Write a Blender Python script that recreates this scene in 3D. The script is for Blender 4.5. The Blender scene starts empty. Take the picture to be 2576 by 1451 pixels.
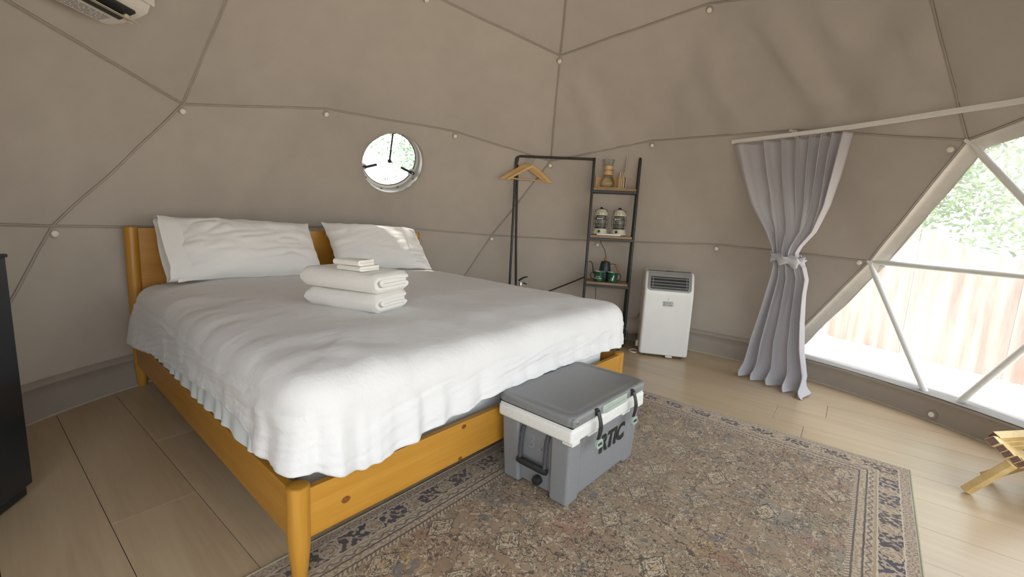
import bpy, bmesh, math, random
import numpy as np
from mathutils import Vector, Matrix, noise as mnoise
random.seed(7)
rng = np.random.default_rng(11)
PI = math.pi
sc = bpy.context.scene
COL = sc.collection

# ------------------------------------------------------------------ camera
CAM = (-0.50770, -1.18605, 1.08444)
def cam_axes(yaw, pitch, roll):
    fw = Vector((math.sin(yaw)*math.cos(pitch), math.cos(yaw)*math.cos(pitch), -math.sin(pitch)))
    r0 = Vector((math.cos(yaw), -math.sin(yaw), 0)); u0 = r0.cross(fw)
    return r0*math.cos(roll)+u0*math.sin(roll), -r0*math.sin(roll)+u0*math.cos(roll), fw
r_, u_, f_ = cam_axes(math.radians(50.107), math.radians(8.654), math.radians(3.024))
cd = bpy.data.cameras.new('camera'); cam = bpy.data.objects.new('camera', cd); COL.objects.link(cam)
cam.matrix_world = Matrix(((r_.x, u_.x, -f_.x, CAM[0]), (r_.y, u_.y, -f_.y, CAM[1]), (r_.z, u_.z, -f_.z, CAM[2]), (0, 0, 0, 1)))
cd.sensor_width = 36.0; cd.lens = 36.0*1097.8/2576.0; cd.clip_start = 0.02; cd.clip_end = 200
sc.camera = cam

# ------------------------------------------------------------------ light
SKY_STRENGTH, SUN_STRENGTH, EXPOSURE = 0.42, 2.6, 2.08
w = bpy.data.worlds.new('world'); sc.world = w; w.use_nodes = True
nt = w.node_tree; nt.nodes.clear()
sky = nt.nodes.new('ShaderNodeTexSky'); sky.sky_type = 'NISHITA'; sky.sun_disc = False
sky.sun_elevation = math.radians(69); sky.sun_rotation = math.radians(10); sky.air_density = 1.0; sky.dust_density = 2.5; sky.ozone_density = 1.0
bg = nt.nodes.new('ShaderNodeBackground'); bg.inputs[1].default_value = SKY_STRENGTH
wo = nt.nodes.new('ShaderNodeOutputWorld')
hz = nt.nodes.new('ShaderNodeMix'); hz.data_type = 'RGBA'; hz.inputs[0].default_value = .72; hz.inputs[7].default_value = (2.50, 2.43, 2.27, 1)
nt.links.new(sky.outputs[0], hz.inputs[6]); nt.links.new(hz.outputs[2], bg.inputs[0]); nt.links.new(bg.outputs[0], wo.inputs[0])
sd = bpy.data.lights.new('sun', 'SUN'); sd.energy = SUN_STRENGTH; sd.angle = math.radians(1.0); sd.color = (1.0, 0.95, 0.86)
sun = bpy.data.objects.new('sun', sd); COL.objects.link(sun)
_az, _el = math.radians(80), math.radians(69)
sun.rotation_euler = Vector((math.cos(_az)*math.cos(_el), math.sin(_az)*math.cos(_el), math.sin(_el))).to_track_quat('Z', 'Y').to_euler()
# daylight portal over the clear panels (only guides sampling of the sky)
def portal(loc, target, sx, sy):
    l = bpy.data.lights.new('sky_portal', 'AREA'); l.shape = 'RECTANGLE'; l.size = sx; l.size_y = sy
    l.cycles.is_portal = True
    o = bpy.data.objects.new('sky_portal', l); COL.objects.link(o); o.location = loc
    o.rotation_euler = (Vector(loc)-Vector(target)).to_track_quat('Z', 'Y').to_euler()
sc.view_settings.view_transform = 'Standard'; sc.view_settings.look = 'None'; sc.view_settings.gamma = 1.0
sc.view_settings.use_curve_mapping = False; sc.view_settings.exposure = EXPOSURE
sc.cycles.use_denoising = True; sc.cycles.max_bounces = 14; sc.cycles.diffuse_bounces = 8; sc.cycles.transparent_max_bounces = 24
sc.cycles.transmission_bounces = 10; sc.cycles.glossy_bounces = 5; sc.cycles.sample_clamp_indirect = 6.0
sc.cycles.caustics_reflective = False; sc.cycles.caustics_refractive = False

# ------------------------------------------------------------------ object helpers
def tag(o, label=None, cat=None, group=None, kind=None):
    if label: o['label'] = label
    if cat: o['category'] = cat
    if group: o['group'] = group
    if kind: o['kind'] = kind
    return o
def empty(name, loc=(0, 0, 0), rz=0.0, label=None, cat=None, group=None, kind=None, parent=None):
    o = bpy.data.objects.new(name, None); COL.objects.link(o); o.location = loc; o.rotation_euler = (0, 0, rz)
    o.empty_display_size = .05
    if parent: o.parent = parent
    return tag(o, label, cat, group, kind)
def copy_tree(o, parent=None):
    c = o.copy(); COL.objects.link(c)
    if parent: c.parent = parent
    for ch in list(o.children): copy_tree(ch, c)
    return c

class MB:
    """collects shapes, builds ONE mesh object"""
    def __init__(s): s.v = []; s.f = []; s.mi = []; s.sm = []; s.wn = False
    def add(s, vs, fs, m=0, smooth=False, T=None):
        b = len(s.v)
        for p in vs:
            p = Vector(p)
            s.v.append(tuple(T @ p) if T is not None else tuple(p))
        for f in fs:
            s.f.append([b+i for i in f]); s.mi.append(m); s.sm.append(smooth)
        return s
    def box(s, c, d, bev=0.0, m=0, T=None, seg=2, taper=None):
        bm = bmesh.new(); bmesh.ops.create_cube(bm, size=1)
        for v in bm.verts:
            k = 1.0
            if taper and v.co.z < 0: v.co.x *= taper[0]; v.co.y *= taper[1]
            v.co = Vector((v.co.x*d[0], v.co.y*d[1], v.co.z*d[2]))
        if bev > 0:
            bmesh.ops.bevel(bm, geom=bm.edges[:], offset=bev, segments=seg, profile=.5, affect='EDGES')
        s.bm(bm, m, bev > 0, Matrix.Translation(c) if T is None else T @ Matrix.Translation(c)); bm.free()
        return s
    def bm(s, bm, m=0, smooth=False, T=None):
        bm.verts.index_update(); s.wn = s.wn or smooth
        s.add([v.co.copy() for v in bm.verts], [[v.index for v in f.verts] for f in bm.faces], m, smooth, T); return s
    def tube(s, pts, r, n=10, m=0, T=None, cap=True, closed=False):
        pts = [Vector(p) for p in pts]; N = len(pts)
        rs = r if isinstance(r, (list, tuple)) else [r]*N
        tang = []
        for i in range(N):
            a = pts[i-1] if (i > 0 or closed) else pts[i]; b = pts[(i+1) % N] if (i < N-1 or closed) else pts[i]
            t = (b-a); tang.append(t.normalized() if t.length > 1e-9 else Vector((0, 0, 1)))
        t0 = tang[0]; ref = Vector((0, 0, 1)) if abs(t0.z) < .9 else Vector((1, 0, 0))
        nrm = t0.cross(ref).normalized(); vs = []
        for i in range(N):
            t = tang[i]; nrm = (nrm - t*nrm.dot(t))
            nrm = nrm.normalized() if nrm.length > 1e-6 else t.orthogonal().normalized()
            bn = t.cross(nrm)
            for k in range(n):
                a = 2*PI*k/n; vs.append(pts[i]+(nrm*math.cos(a)+bn*math.sin(a))*rs[i])
        fs = []
        for i in range(N if closed else N-1):
            for k in range(n):
                j = (i+1) % N
                fs.append((i*n+k, i*n+(k+1) % n, j*n+(k+1) % n, j*n+k))
        if cap and not closed: fs.append(tuple(range(n))[::-1]); fs.append(tuple((N-1)*n+k for k in range(n)))
        return s.add(vs, fs, m, True, T)
    def lathe(s, prof, n=32, m=0, T=None, cap=True, smooth=True):
        vs = []; fs = []
        for (r, z) in prof:
            for k in range(n):
                a = 2*PI*k/n; vs.append((r*math.cos(a), r*math.sin(a), z))
        for i in range(len(prof)-1):
            for k in range(n): fs.append((i*n+k, i*n+(k+1) % n, (i+1)*n+(k+1) % n, (i+1)*n+k))
        if cap:
            if prof[0][0] > 1e-6: fs.append(tuple(range(n))[::-1])
            if prof[-1][0] > 1e-6: fs.append(tuple((len(prof)-1)*n+k for k in range(n)))
        return s.add(vs, fs, m, smooth, T)
    def prism(s, poly, h, m=0, T=None, smooth=False):
        n = len(poly); vs = [(x, y, 0) for x, y in poly]+[(x, y, h) for x, y in poly]
        fs = [tuple(range(n))[::-1], tuple(n+i for i in range(n))]+[(i, (i+1) % n, n+(i+1) % n, n+i) for i in range(n)]
        return s.add(vs, fs, m, smooth, T)
    def grid(s, P, m=0, closed_u=False, smooth=True, flip=False):
        nu, nv = len(P), len(P[0]); vs = [p for row in P for p in row]; fs = []
        for i in range(nu if closed_u else nu-1):
            for j in range(nv-1):
                a, b, c, d = i*nv+j, ((i+1) % nu)*nv+j, ((i+1) % nu)*nv+j+1, i*nv+j+1
                fs.append((a, d, c, b) if flip else (a, b, c, d))
        return s.add(vs, fs, m, smooth)
    def build(s, name, mats, parent=None, autosmooth=True):
        me = bpy.data.meshes.new(name); me.from_pydata(s.v, [], s.f)
        if not isinstance(mats, (list, tuple)): mats = [mats]
        for q in mats: me.materials.append(q)
        me.polygons.foreach_set('material_index', s.mi); me.polygons.foreach_set('use_smooth', s.sm)
        me.update()
        if autosmooth and any(s.sm) and not s.wn and len(s.f) < 20000: me.set_sharp_from_angle(angle=math.radians(38))
        o = bpy.data.objects.new(name, me); COL.objects.link(o)
        if parent: o.parent = parent
        if s.wn:
            md = o.modifiers.new('normals', 'WEIGHTED_NORMAL'); md.keep_sharp = True; md.weight = 90
        return o
def text_mesh(txt, size, extrude=0.001, bold=0.0, shear=0.0, spacing=1.0):
    cu = bpy.data.curves.new('t', 'FONT'); cu.body = txt; cu.size = size; cu.extrude = extrude; cu.offset = bold; cu.shear = shear
    cu.align_x = 'CENTER'; cu.align_y = 'CENTER'; cu.space_character = spacing; cu.resolution_u = 3
    o = bpy.data.objects.new('t', cu); COL.objects.link(o)
    dg = bpy.context.evaluated_depsgraph_get(); dg.update(); me = bpy.data.meshes.new_from_object(o.evaluated_get(dg))
    vs = [v.co.copy() for v in me.vertices]; fs = [list(p.vertices) for p in me.polygons]
    bpy.data.objects.remove(o); bpy.data.curves.remove(cu); bpy.data.meshes.remove(me)
    return vs, fs
def basis(o, x, y, z):
    x, y, z = Vector(x), Vector(y), Vector(z)
    return Matrix(((x.x, y.x, z.x, o[0]), (x.y, y.y, z.y, o[1]), (x.z, y.z, z.z, o[2]), (0, 0, 0, 1)))
def TR(x=0, y=0, z=0): return Matrix.Translation((x, y, z))
def RX(a): return Matrix.Rotation(a, 4, 'X')
def RY(a): return Matrix.Rotation(a, 4, 'Y')
def RZ(a): return Matrix.Rotation(a, 4, 'Z')
def nz(x, y, z=0.0): return mnoise.noise(Vector((x, y, z)))
def sstep(a, b, x):
    t = min(1, max(0, (x-a)/(b-a))); return t*t*(3-2*t)
def interp(x, xs, ys): return float(np.interp(x, xs, ys))

# ------------------------------------------------------------------ material helpers
class X:
    """tiny expression layer over Math nodes"""
    nt = None
    def __init__(s, sock): s.s = sock
    @staticmethod
    def m(op, *a, clamp=False):
        n = X.nt.nodes.new('ShaderNodeMath'); n.operation = op; n.use_clamp = clamp
        for i, q in enumerate(a):
            if isinstance(q, X): X.nt.links.new(q.s, n.inputs[i])
            else: n.inputs[i].default_value = q
        return X(n.outputs[0])
    def __add__(s, o): return X.m('ADD', s, o)
    __radd__ = __add__
    def __sub__(s, o): return X.m('SUBTRACT', s, o)
    def __rsub__(s, o): return X.m('SUBTRACT', o, s)
    def __mul__(s, o): return X.m('MULTIPLY', s, o)
    __rmul__ = __mul__
    def __truediv__(s, o): return X.m('DIVIDE', s, o)
    def abs(s): return X.m('ABSOLUTE', s)
    def lt(s, o): return X.m('LESS_THAN', s, o)
    def gt(s, o): return X.m('GREATER_THAN', s, o)
    def min(s, o): return X.m('MINIMUM', s, o)
    def max(s, o): return X.m('MAXIMUM', s, o)
    def sin(s): return X.m('SINE', s)
    def cos(s): return X.m('COSINE', s)
    def sqrt(s): return X.m('SQRT', s)
    def fl(s): return X.m('FLOOR', s)
    def mod(s, o): return X.m('FLOORED_MODULO', s, o)
    def sat(s): return X.m('ADD', s, 0.0, clamp=True)
    def between(s, a, b): return s.gt(a)*s.lt(b)
    def step(s, a, b):
        n = X.nt.nodes.new('ShaderNodeMapRange'); n.interpolation_type = 'SMOOTHSTEP'
        X.nt.links.new(s.s, n.inputs[0]); n.inputs[1].default_value = a; n.inputs[2].default_value = b
        return X(n.outputs[0])
def xyz(kind='Object'):
    tc = X.nt.nodes.new('ShaderNodeTexCoord'); sp = X.nt.nodes.new('ShaderNodeSeparateXYZ')
    X.nt.links.new(tc.outputs[kind], sp.inputs[0]); return [X(o) for o in sp.outputs]
def vec(x, y, z=0.0):
    n = X.nt.nodes.new('ShaderNodeCombineXYZ')
    for i, q in enumerate((x, y, z)):
        if isinstance(q, X): X.nt.links.new(q.s, n.inputs[i])
        else: n.inputs[i].default_value = q
    return n.outputs[0]
def noise(v, scale=5, detail=3, rough=.5, dist=0.0):
    n = X.nt.nodes.new('ShaderNodeTexNoise'); X.nt.links.new(v, n.inputs['Vector'])
    n.inputs['Scale'].default_value = scale; n.inputs['Detail'].default_value = detail; n.inputs['Roughness'].default_value = rough; n.inputs['Distortion'].default_value = dist
    return X(n.outputs[0])
def voro(v, scale=5, feature='F1', rand=1.0, out=0):
    n = X.nt.nodes.new('ShaderNodeTexVoronoi'); n.feature = feature; X.nt.links.new(v, n.inputs['Vector'])
    n.inputs['Scale'].default_value = scale; n.inputs['Randomness'].default_value = rand
    return X(n.outputs[out])
def ramp(f, stops, interp='LINEAR'):
    n = X.nt.nodes.new('ShaderNodeValToRGB'); X.nt.links.new(f.s, n.inputs[0]); e = n.color_ramp.elements; n.color_ramp.interpolation = interp
    e[0].position = stops[0][0]; e[0].color = (*stops[0][1], 1); e[1].position = stops[-1][0]; e[1].color = (*stops[-1][1], 1)
    for p, c in stops[1:-1]:
        q = e.new(p); q.color = (*c, 1)
    return n.outputs[0]
def cmix(fac, a, b):
    n = X.nt.nodes.new('ShaderNodeMix'); n.data_type = 'RGBA'
    if isinstance(fac, X): X.nt.links.new(fac.s, n.inputs[0])
    else: n.inputs[0].default_value = fac
    for i, q in ((6, a), (7, b)):
        if isinstance(q, tuple): n.inputs[i].default_value = (*q, 1)
        else: X.nt.links.new(q, n.inputs[i])
    return n.outputs[2]
def mat(name, color=(.8, .8, .8), rough=.5, metal=0.0, fn=None, bump=None, **kw):
    """fn() -> colour socket ; bump() -> (X height, distance, strength)"""
    m = bpy.data.materials.new(name); m.use_nodes = True; nt = m.node_tree; X.nt = nt
    b = nt.nodes['Principled BSDF']; b.inputs['Base Color'].default_value = (*color, 1); b.inputs['Roughness'].default_value = rough; b.inputs['Metallic'].default_value = metal
    for k, v in kw.items(): b.inputs[k.replace('_', ' ')].default_value = v
    if fn: nt.links.new(fn(), b.inputs['Base Color'])
    if bump:
        h, dist, st = bump(); n = nt.nodes.new('ShaderNodeBump'); n.inputs['Distance'].default_value = dist; n.inputs['Strength'].default_value = st
        nt.links.new(h.s, n.inputs['Height']); nt.links.new(n.outputs[0], b.inputs['Normal'])
    return m
def speck(c, amt=.08, scale=40):
    def f():
        x, y, z = xyz(); v = vec(x, y, z); n = noise(v, scale, 3)
        return ramp(n, [(.3, tuple(q*(1-amt) for q in c)), (.7, tuple(min(1, q*(1+amt)) for q in c))])
    return f
def weave(scale=900, dist=.0006, st=.35, big=0):
    def f():
        x, y, z = xyz(); v = vec(x, y, z); h = noise(v, scale, 2)
        if big: h = h*.05+noise(v, big, 4, .55)+noise(v, big*2.7, 2, .5, 1.2)*.25
        return h, dist, st
    return f
def wood(c1, c2, axis='x', scale=14, ring=7):
    def f():
        x, y, z = xyz(); k = .06
        v = vec(x*(k if axis == 'x' else 1), y*(k if axis == 'y' else 1), z*(k if axis == 'z' else 1))
        n = noise(v, scale, 4, .6, .6); g = noise(v, scale*9, 2, .5)
        return ramp(n*.75+g*.25, [(.32, c1), (.5, tuple((a+b)/2 for a, b in zip(c1, c2))), (.66, c2)])
    return f

LINER = (.375, .338, .294)
M = {}
def canvas(m, amt):
    nt = m.node_tree; out = nt.nodes['Material Output']; b = nt.nodes['Principled BSDF']
    tl = nt.nodes.new('ShaderNodeBsdfTranslucent'); mx = nt.nodes.new('ShaderNodeMixShader'); mx.inputs[0].default_value = amt
    tl.inputs[0].default_value = (.62, .53, .44, 1)
    nt.links.new(b.outputs[0], mx.inputs[1]); nt.links.new(tl.outputs[0], mx.inputs[2]); nt.links.new(mx.outputs[0], out.inputs[0])
M['liner'] = mat('liner_cloth', LINER, .85, fn=speck(LINER, .03, 7), bump=weave(700, .0006, .3, 9))
canvas(M['liner'], .014)
HEM = tuple(q*1.07 for q in LINER); M['hem'] = mat('liner_hem', HEM, .85, fn=speck(HEM, .03, 7), bump=weave(700, .0006, .3))  # hem tone lightened to offset the shade of the doubled cloth
M['gap_shade'] = mat('seam_gap_shade', (.17, .145, .12), .9, fn=speck((.17, .145, .12), .1, 60))  # dark colour painted in for the shadow of the seam gap
M['skirt'] = mat('skirt_cloth', (.36, .32, .275), .85, fn=speck((.36, .32, .275), .03, 9), bump=weave(700, .0006, .3, 12))
M['border'] = mat('window_border_vinyl', (.62, .60, .55), .5, fn=speck((.62, .60, .55), .04, 15))
M['sill'] = mat('sill_cloth', (.29, .275, .25), .8, fn=speck((.29, .275, .25), .04, 15))
M['tube'] = mat('white_painted_tube', (.78, .80, .78), .35, fn=speck((.78, .80, .78), .03, 12))
M['button'] = mat('toggle_plastic', (.85, .80, .72), .4, fn=speck((.85, .80, .72), .04, 90))
M['trimwhite'] = mat('floor_trim', (.46, .41, .33), .5, fn=speck((.46, .41, .33), .05, 30))
def plank_col():
    oi = X.nt.nodes.new('ShaderNodeObjectInfo'); r = X(oi.outputs['Random'])
    x, y, z = xyz(); v = vec(x*1.0+r*31, y*.09+r*17, 0.0)
    n = noise(v, 9, 5, .6, .9); g = noise(vec(x+r*9, y*.04+r*5, 0.0), 70, 2)
    a = ramp(n*.7+g*.3, [(.30, (.40, .30, .185)), (.5, (.48, .37, .235)), (.7, (.54, .43, .285))])
    return cmix(r*.35, a, (.38, .285, .18))
M['plank'] = mat('oak_vinyl_plank', (.5, .4, .3), .30, fn=plank_col)
M['pine'] = mat('honey_pine', (.5, .25, .04), .42, fn=wood((.42, .185, .016), (.55, .275, .04), 'y', 10), Coat_Weight=.15)
M['pine_x'] = mat('honey_pine_cross', (.5, .25, .04), .42, fn=wood((.42, .185, .016), (.55, .275, .04), 'x', 10), Coat_Weight=.15)
M['pine_z'] = mat('honey_pine_post', (.5, .25, .04), .42, fn=wood((.42, .185, .016), (.55, .275, .04), 'z', 10), Coat_Weight=.15)
M['knot'] = mat('pine_knot', (.22, .07, .012), .5, fn=speck((.2, .065, .012), .3, 120))
M['linen'] = mat('white_cotton', (.725, .72, .715), .85, fn=speck((.725, .72, .715), .012, 8), bump=weave(500, .012, .6, 10), Sheen_Weight=.1)
M['pillow'] = mat('white_pillowcase', (.80, .79, .775), .85, fn=speck((.80, .79, .775), .012, 8), bump=weave(500, .005, .3, 8), Sheen_Weight=.1)
M['sheet'] = mat('pale_blue_white_sheet', (.74, .785, .79), .85, fn=speck((.74, .785, .79), .02, 8), bump=weave(400, .004, .3, 14))
M['terry'] = mat('terry_towel', (.82, .80, .76), .95, fn=speck((.82, .80, .76), .03, 200), bump=weave(420, .002, .5), Sheen_Weight=.3)
M['terry_wash'] = mat('terry_washcloth', (.84, .81, .75), .95, fn=speck((.84, .81, .75), .03, 200), bump=weave(420, .002, .5), Sheen_Weight=.3)
M['cool_grey'] = mat('cooler_grey_plastic', (.215, .22, .225), .42, fn=speck((.215, .22, .225), .04, 90), bump=weave(260, .0008, .15))
M['cool_lid'] = mat('cooler_lid_grey', (.19, .195, .195), .38, fn=speck((.19, .195, .195), .04, 90), bump=weave(260, .0008, .15))
M['cool_white'] = mat('cooler_white_rim', (.70, .70, .66), .45, fn=speck((.70, .70, .66), .03, 60))
M['cool_tag'] = mat('latch_tag_grey', (.33, .40, .34), .4, fn=speck((.33, .40, .34), .05, 60))
M['label_green'] = mat('lid_lip_plastic', (.36, .42, .36), .3, fn=speck((.36, .42, .36), .08, 60))
M['black'] = mat('black_rubber', (.018, .02, .02), .4, fn=speck((.018, .02, .02), .2, 60))
M['rope'] = mat('black_rope', (.035, .036, .045), .8, fn=lambda: ramp(voro(vec(*xyz()), 420), [(.25, (.02, .02, .025)), (.6, (.075, .075, .085))]))
M['chrome'] = mat('chrome', (.75, .75, .75), .2, 1.0, fn=speck((.75, .75, .75), .05, 30))
M['logo'] = mat('logo_black', (.012, .016, .014), .45, fn=speck((.012, .016, .014), .1, 50))
M['emboss'] = mat('embossed_grey', (.222, .224, .226), .5, fn=speck((.222, .224, .226), .04, 60))
M['ac_white'] = mat('appliance_white', (.78, .78, .75), .32, fn=speck((.78, .78, .75), .02, 10))
M['ac_grey'] = mat('appliance_grey', (.28, .275, .265), .35, fn=speck((.28, .275, .265), .04, 20))
M['ac_dark'] = mat('appliance_dark', (.02, .022, .022), .5, fn=speck((.02, .022, .022), .1, 20))
M['logo_grey'] = mat('logo_grey', (.10, .12, .12), .5, fn=speck((.10, .12, .12), .1, 60))
M['hose'] = mat('hose_plastic', (.62, .58, .52), .5, fn=speck((.62, .58, .52), .05, 30))
M['curtain'] = mat('grey_linen_curtain', (.50, .49, .52), .8, fn=lambda: ramp(noise(vec(xyz()[0]*3, xyz()[1]*3, xyz()[2]), 160, 3, .6), [(.3, (.455, .445, .48)), (.7, (.555, .545, .57))]), bump=weave(800, .0008, .4), Sheen_Weight=.2)
M['track'] = mat('white_track', (.80, .79, .76), .35, fn=speck((.80, .79, .76), .02, 20))
M['clip'] = mat('clear_grey_clip', (.45, .45, .44), .25, fn=speck((.45, .45, .44), .15, 60))
M['iron'] = mat('black_iron', (.028, .030, .027), .45, fn=speck((.028, .030, .027), .2, 40))
M['shelfwood'] = mat('rustic_shelf', (.28, .18, .10), .6, fn=wood((.19, .115, .06), (.40, .28, .17), 'x', 16))
M['hangerwood'] = mat('hanger_wood', (.62, .40, .17), .4, fn=wood((.56, .34, .13), (.70, .48, .22), 'x', 20))
M['bamboo'] = mat('bamboo_ply', (.62, .42, .2), .5, fn=wood((.56, .36, .15), (.70, .50, .26), 'x', 18))
M['collar'] = mat('carafe_collar_wood', (.66, .45, .24), .45, fn=wood((.60, .39, .19), (.72, .52, .30), 'z', 20))
M['leather'] = mat('leather_tie', (.42, .24, .09), .7, fn=speck((.42, .24, .09), .15, 80))
M['paper'] = mat('paper', (.78, .76, .72), .8, fn=speck((.78, .76, .72), .03, 60))
M['kraft'] = mat('filter_paper', (.60, .46, .30), .8, fn=speck((.60, .46, .30), .06, 60))
M['print'] = mat('print_grey', (.22, .21, .20), .8, fn=speck((.22, .21, .20), .2, 90))
M['cream'] = mat('cream_enamel', (.66, .63, .50), .35, fn=speck((.66, .63, .50), .03, 40))
M['green_enamel'] = mat('green_enamel', (.018, .085, .045), .14, fn=speck((.018, .085, .045), .12, 30), Coat_Weight=.5)
M['kettle'] = mat('dark_kettle', (.010, .026, .024), .4, fn=speck((.010, .026, .024), .15, 30))
M['cork'] = mat('orange_wood_grip', (.42, .18, .06), .55, fn=wood((.34, .14, .04), (.50, .23, .08), 'z', 26))
M['white_plastic'] = mat('white_plastic', (.78, .77, .73), .4, fn=speck((.78, .77, .73), .02, 30))
M['white_print'] = mat('white_print', (.75, .77, .72), .4, fn=speck((.75, .77, .72), .03, 60))
M['frost'] = mat('frosted_grey_column', (.42, .42, .40), .5, fn=speck((.42, .42, .40), .06, 60))
M['green_print'] = mat('green_print', (.05, .25, .12), .5, fn=speck((.05, .25, .12), .1, 60))
M['fridge'] = mat('black_gloss_fridge', (.018, .022, .026), .26, fn=speck((.018, .022, .026), .1, 20))
M['fridge_top'] = mat('black_fridge_top', (.016, .018, .018), .5, fn=speck((.016, .018, .018), .15, 40))
M['dkgreen'] = mat('dark_green_plastic', (.012, .045, .03), .35, fn=speck((.012, .045, .03), .15, 40))
M['split_white'] = mat('wall_unit_white', (.76, .73, .66), .35, fn=speck((.76, .73, .66), .02, 12))
M['split_dark'] = mat('wall_unit_outlet', (.022, .026, .024), .4, fn=speck((.022, .026, .024), .15, 15))
M['louver'] = mat('louver_plastic', (.72, .66, .52), .35, fn=speck((.72, .66, .52), .03, 20))
M['stickwood'] = mat('stick_chair_oak', (.60, .42, .17), .45, fn=wood((.53, .36, .13), (.69, .51, .24), 'x', 18))
M['stickend'] = mat('stick_chair_shaded_end_grain', (.14, .075, .055), .6, fn=speck((.14, .075, .055), .25, 160))  # end-grain brown with the backlit shade of the slat ends painted in
M['leaf_a'] = mat('leaves_light', (.15, .28, .07), .6, fn=speck((.15, .28, .07), .4, 3), Transmission_Weight=0.0)
M['leaf_b'] = mat('leaves_green', (.085, .20, .07), .6, fn=speck((.085, .20, .07), .4, 3))
M['bark'] = mat('tree_bark', (.20, .15, .11), .9, fn=wood((.13, .10, .07), (.28, .21, .15), 'z', 8))
M['soil'] = mat('dry_pale_soil', (.62, .54, .44), .9, fn=lambda: ramp(noise(vec(*xyz()), 3.2, 6, .65), [(.35, (.30, .24, .18)), (.48, (.52, .44, .35)), (.62, (.68, .60, .50))]))
M['rust'] = mat('weathered_red_steel', (.42, .23, .18), .7, fn=lambda: ramp(noise(vec(xyz()[0]*1.0, xyz()[1]*1.0, xyz()[2]*.12), 8, 5, .65), [(.3, (.24, .15, .125)), (.5, (.38, .26, .22)), (.72, (.50, .39, .34))]))
M['whitesheet'] = mat('pale_sheet_metal', (.8, .79, .77), .6, fn=speck((.8, .79, .77), .05, 5))

def film_mat(name, haze, tint=(.96, .97, .965)):
    m = bpy.data.materials.new(name); m.use_nodes = True; nt = m.node_tree; X.nt = nt; nt.nodes.clear()
    out = nt.nodes.new('ShaderNodeOutputMaterial'); tr = nt.nodes.new('ShaderNodeBsdfTransparent'); tr.inputs[0].default_value = (*tint, 1)
    tl = nt.nodes.new('ShaderNodeBsdfTranslucent'); tl.inputs[0].default_value = (.92, .93, .92, 1)
    gl = nt.nodes.new('ShaderNodeBsdfGlossy'); gl.inputs['Roughness'].default_value = .06
    m1 = nt.nodes.new('ShaderNodeMixShader'); m2 = nt.nodes.new('ShaderNodeMixShader')
    x, y, z = xyz(); hz = (noise(vec(x, y, z), 1.7, 4, .6)-.5)*(haze*1.6)+haze
    nt.links.new(hz.sat().s, m1.inputs[0]); nt.links.new(tr.outputs[0], m1.inputs[1]); nt.links.new(tl.outputs[0], m1.inputs[2])
    fr = nt.nodes.new('ShaderNodeFresnel'); fr.inputs[0].default_value = 1.3
    bp = nt.nodes.new('ShaderNodeBump'); bp.inputs['Distance'].default_value = .02; bp.inputs['Strength'].default_value = .25
    nt.links.new(noise(vec(x, y, z), 6, 3, .55, 1.0).s, bp.inputs['Height']); nt.links.new(bp.outputs[0], gl.inputs['Normal'])
    nt.links.new(fr.outputs[0], m2.inputs[0]); nt.links.new(m1.outputs[0], m2.inputs[1]); nt.links.new(gl.outputs[0], m2.inputs[2])
    nt.links.new(m2.outputs[0], out.inputs[0]); return m
M['film'] = film_mat('clear_pvc_film', .15)
M['acrylic'] = film_mat('clear_acrylic', .03)
def glass_mat(name, tint):
    m = bpy.data.materials.new(name); m.use_nodes = True; nt = m.node_tree; X.nt = nt; nt.nodes.clear()
    out = nt.nodes.new('ShaderNodeOutputMaterial'); tr = nt.nodes.new('ShaderNodeBsdfTransparent'); tr.inputs[0].default_value = (*tint, 1)
    gl = nt.nodes.new('ShaderNodeBsdfGlossy'); gl.inputs['Roughness'].default_value = .03; mx = nt.nodes.new('ShaderNodeMixShader')
    lw = nt.nodes.new('ShaderNodeLayerWeight'); lw.inputs[0].default_value = .35
    x, y, z = xyz(); k = X(lw.outputs['Fresnel'])*.3+noise(vec(x, y, z), 30, 2)*.02
    nt.links.new(k.sat().s, mx.inputs[0]); nt.links.new(tr.outputs[0], mx.inputs[1]); nt.links.new(gl.outputs[0], mx.inputs[2]); nt.links.new(mx.outputs[0], out.inputs[0]); return m
M['glass'] = glass_mat('thin_glass', (.93, .94, .92))
M['glass_ribbed'] = glass_mat('lantern_glass', (.80, .82, .80))

# ------------------------------------------------------------------ dome geometry
DC = Vector((1.06584, -0.16234, 0.49410)); DR = 2.60436; AZ0 = math.radians(38.1514)
def icosa3():
    top = Vector((0, 0, 1)); zl = 1/math.sqrt(5); rl = 2*zl
    U = [Vector((rl*math.cos(AZ0+k*2*PI/5), rl*math.sin(AZ0+k*2*PI/5), zl)) for k in range(5)]
    D = [Vector((rl*math.cos(AZ0+(k+.5)*2*PI/5), rl*math.sin(AZ0+(k+.5)*2*PI/5), -zl)) for k in range(5)]
    F = []
    for k in range(5):
        F += [(top, U[k], U[(k+1) % 5]), (U[k], D[k], U[(k+1) % 5]), (D[k], U[(k+1) % 5], D[(k+1) % 5])]
    V, T = [], []
    def vid(p):
        p = p.normalized()
        for i, q in enumerate(V):
            if (p-q).length < 1e-5: return i
        V.append(p); return len(V)-1
    for a, b, c in F:
        g = {(i, j): vid(a*(3-i-j)+b*i+c*j) for i in range(4) for j in range(4-i)}
        for i in range(3):
            for j in range(3-i):
                T.append((g[i, j], g[i+1, j], g[i, j+1]))
                if i+j < 2: T.append((g[i+1, j], g[i+1, j+1], g[i, j+1]))
    return V, T
GV, GT = icosa3()
def gp(i, R=DR): return DC+GV[i]*R
def gaz(i): return math.atan2(GV[i].y, GV[i].x)
def gz(i): return DC.z+DR*GV[i].z
def ring(i):
    z = gz(i); return 0 if z < .2 else 1 if z < 1.2 else 2 if z < 1.95 else 3 if z < 2.7 else 4
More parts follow.
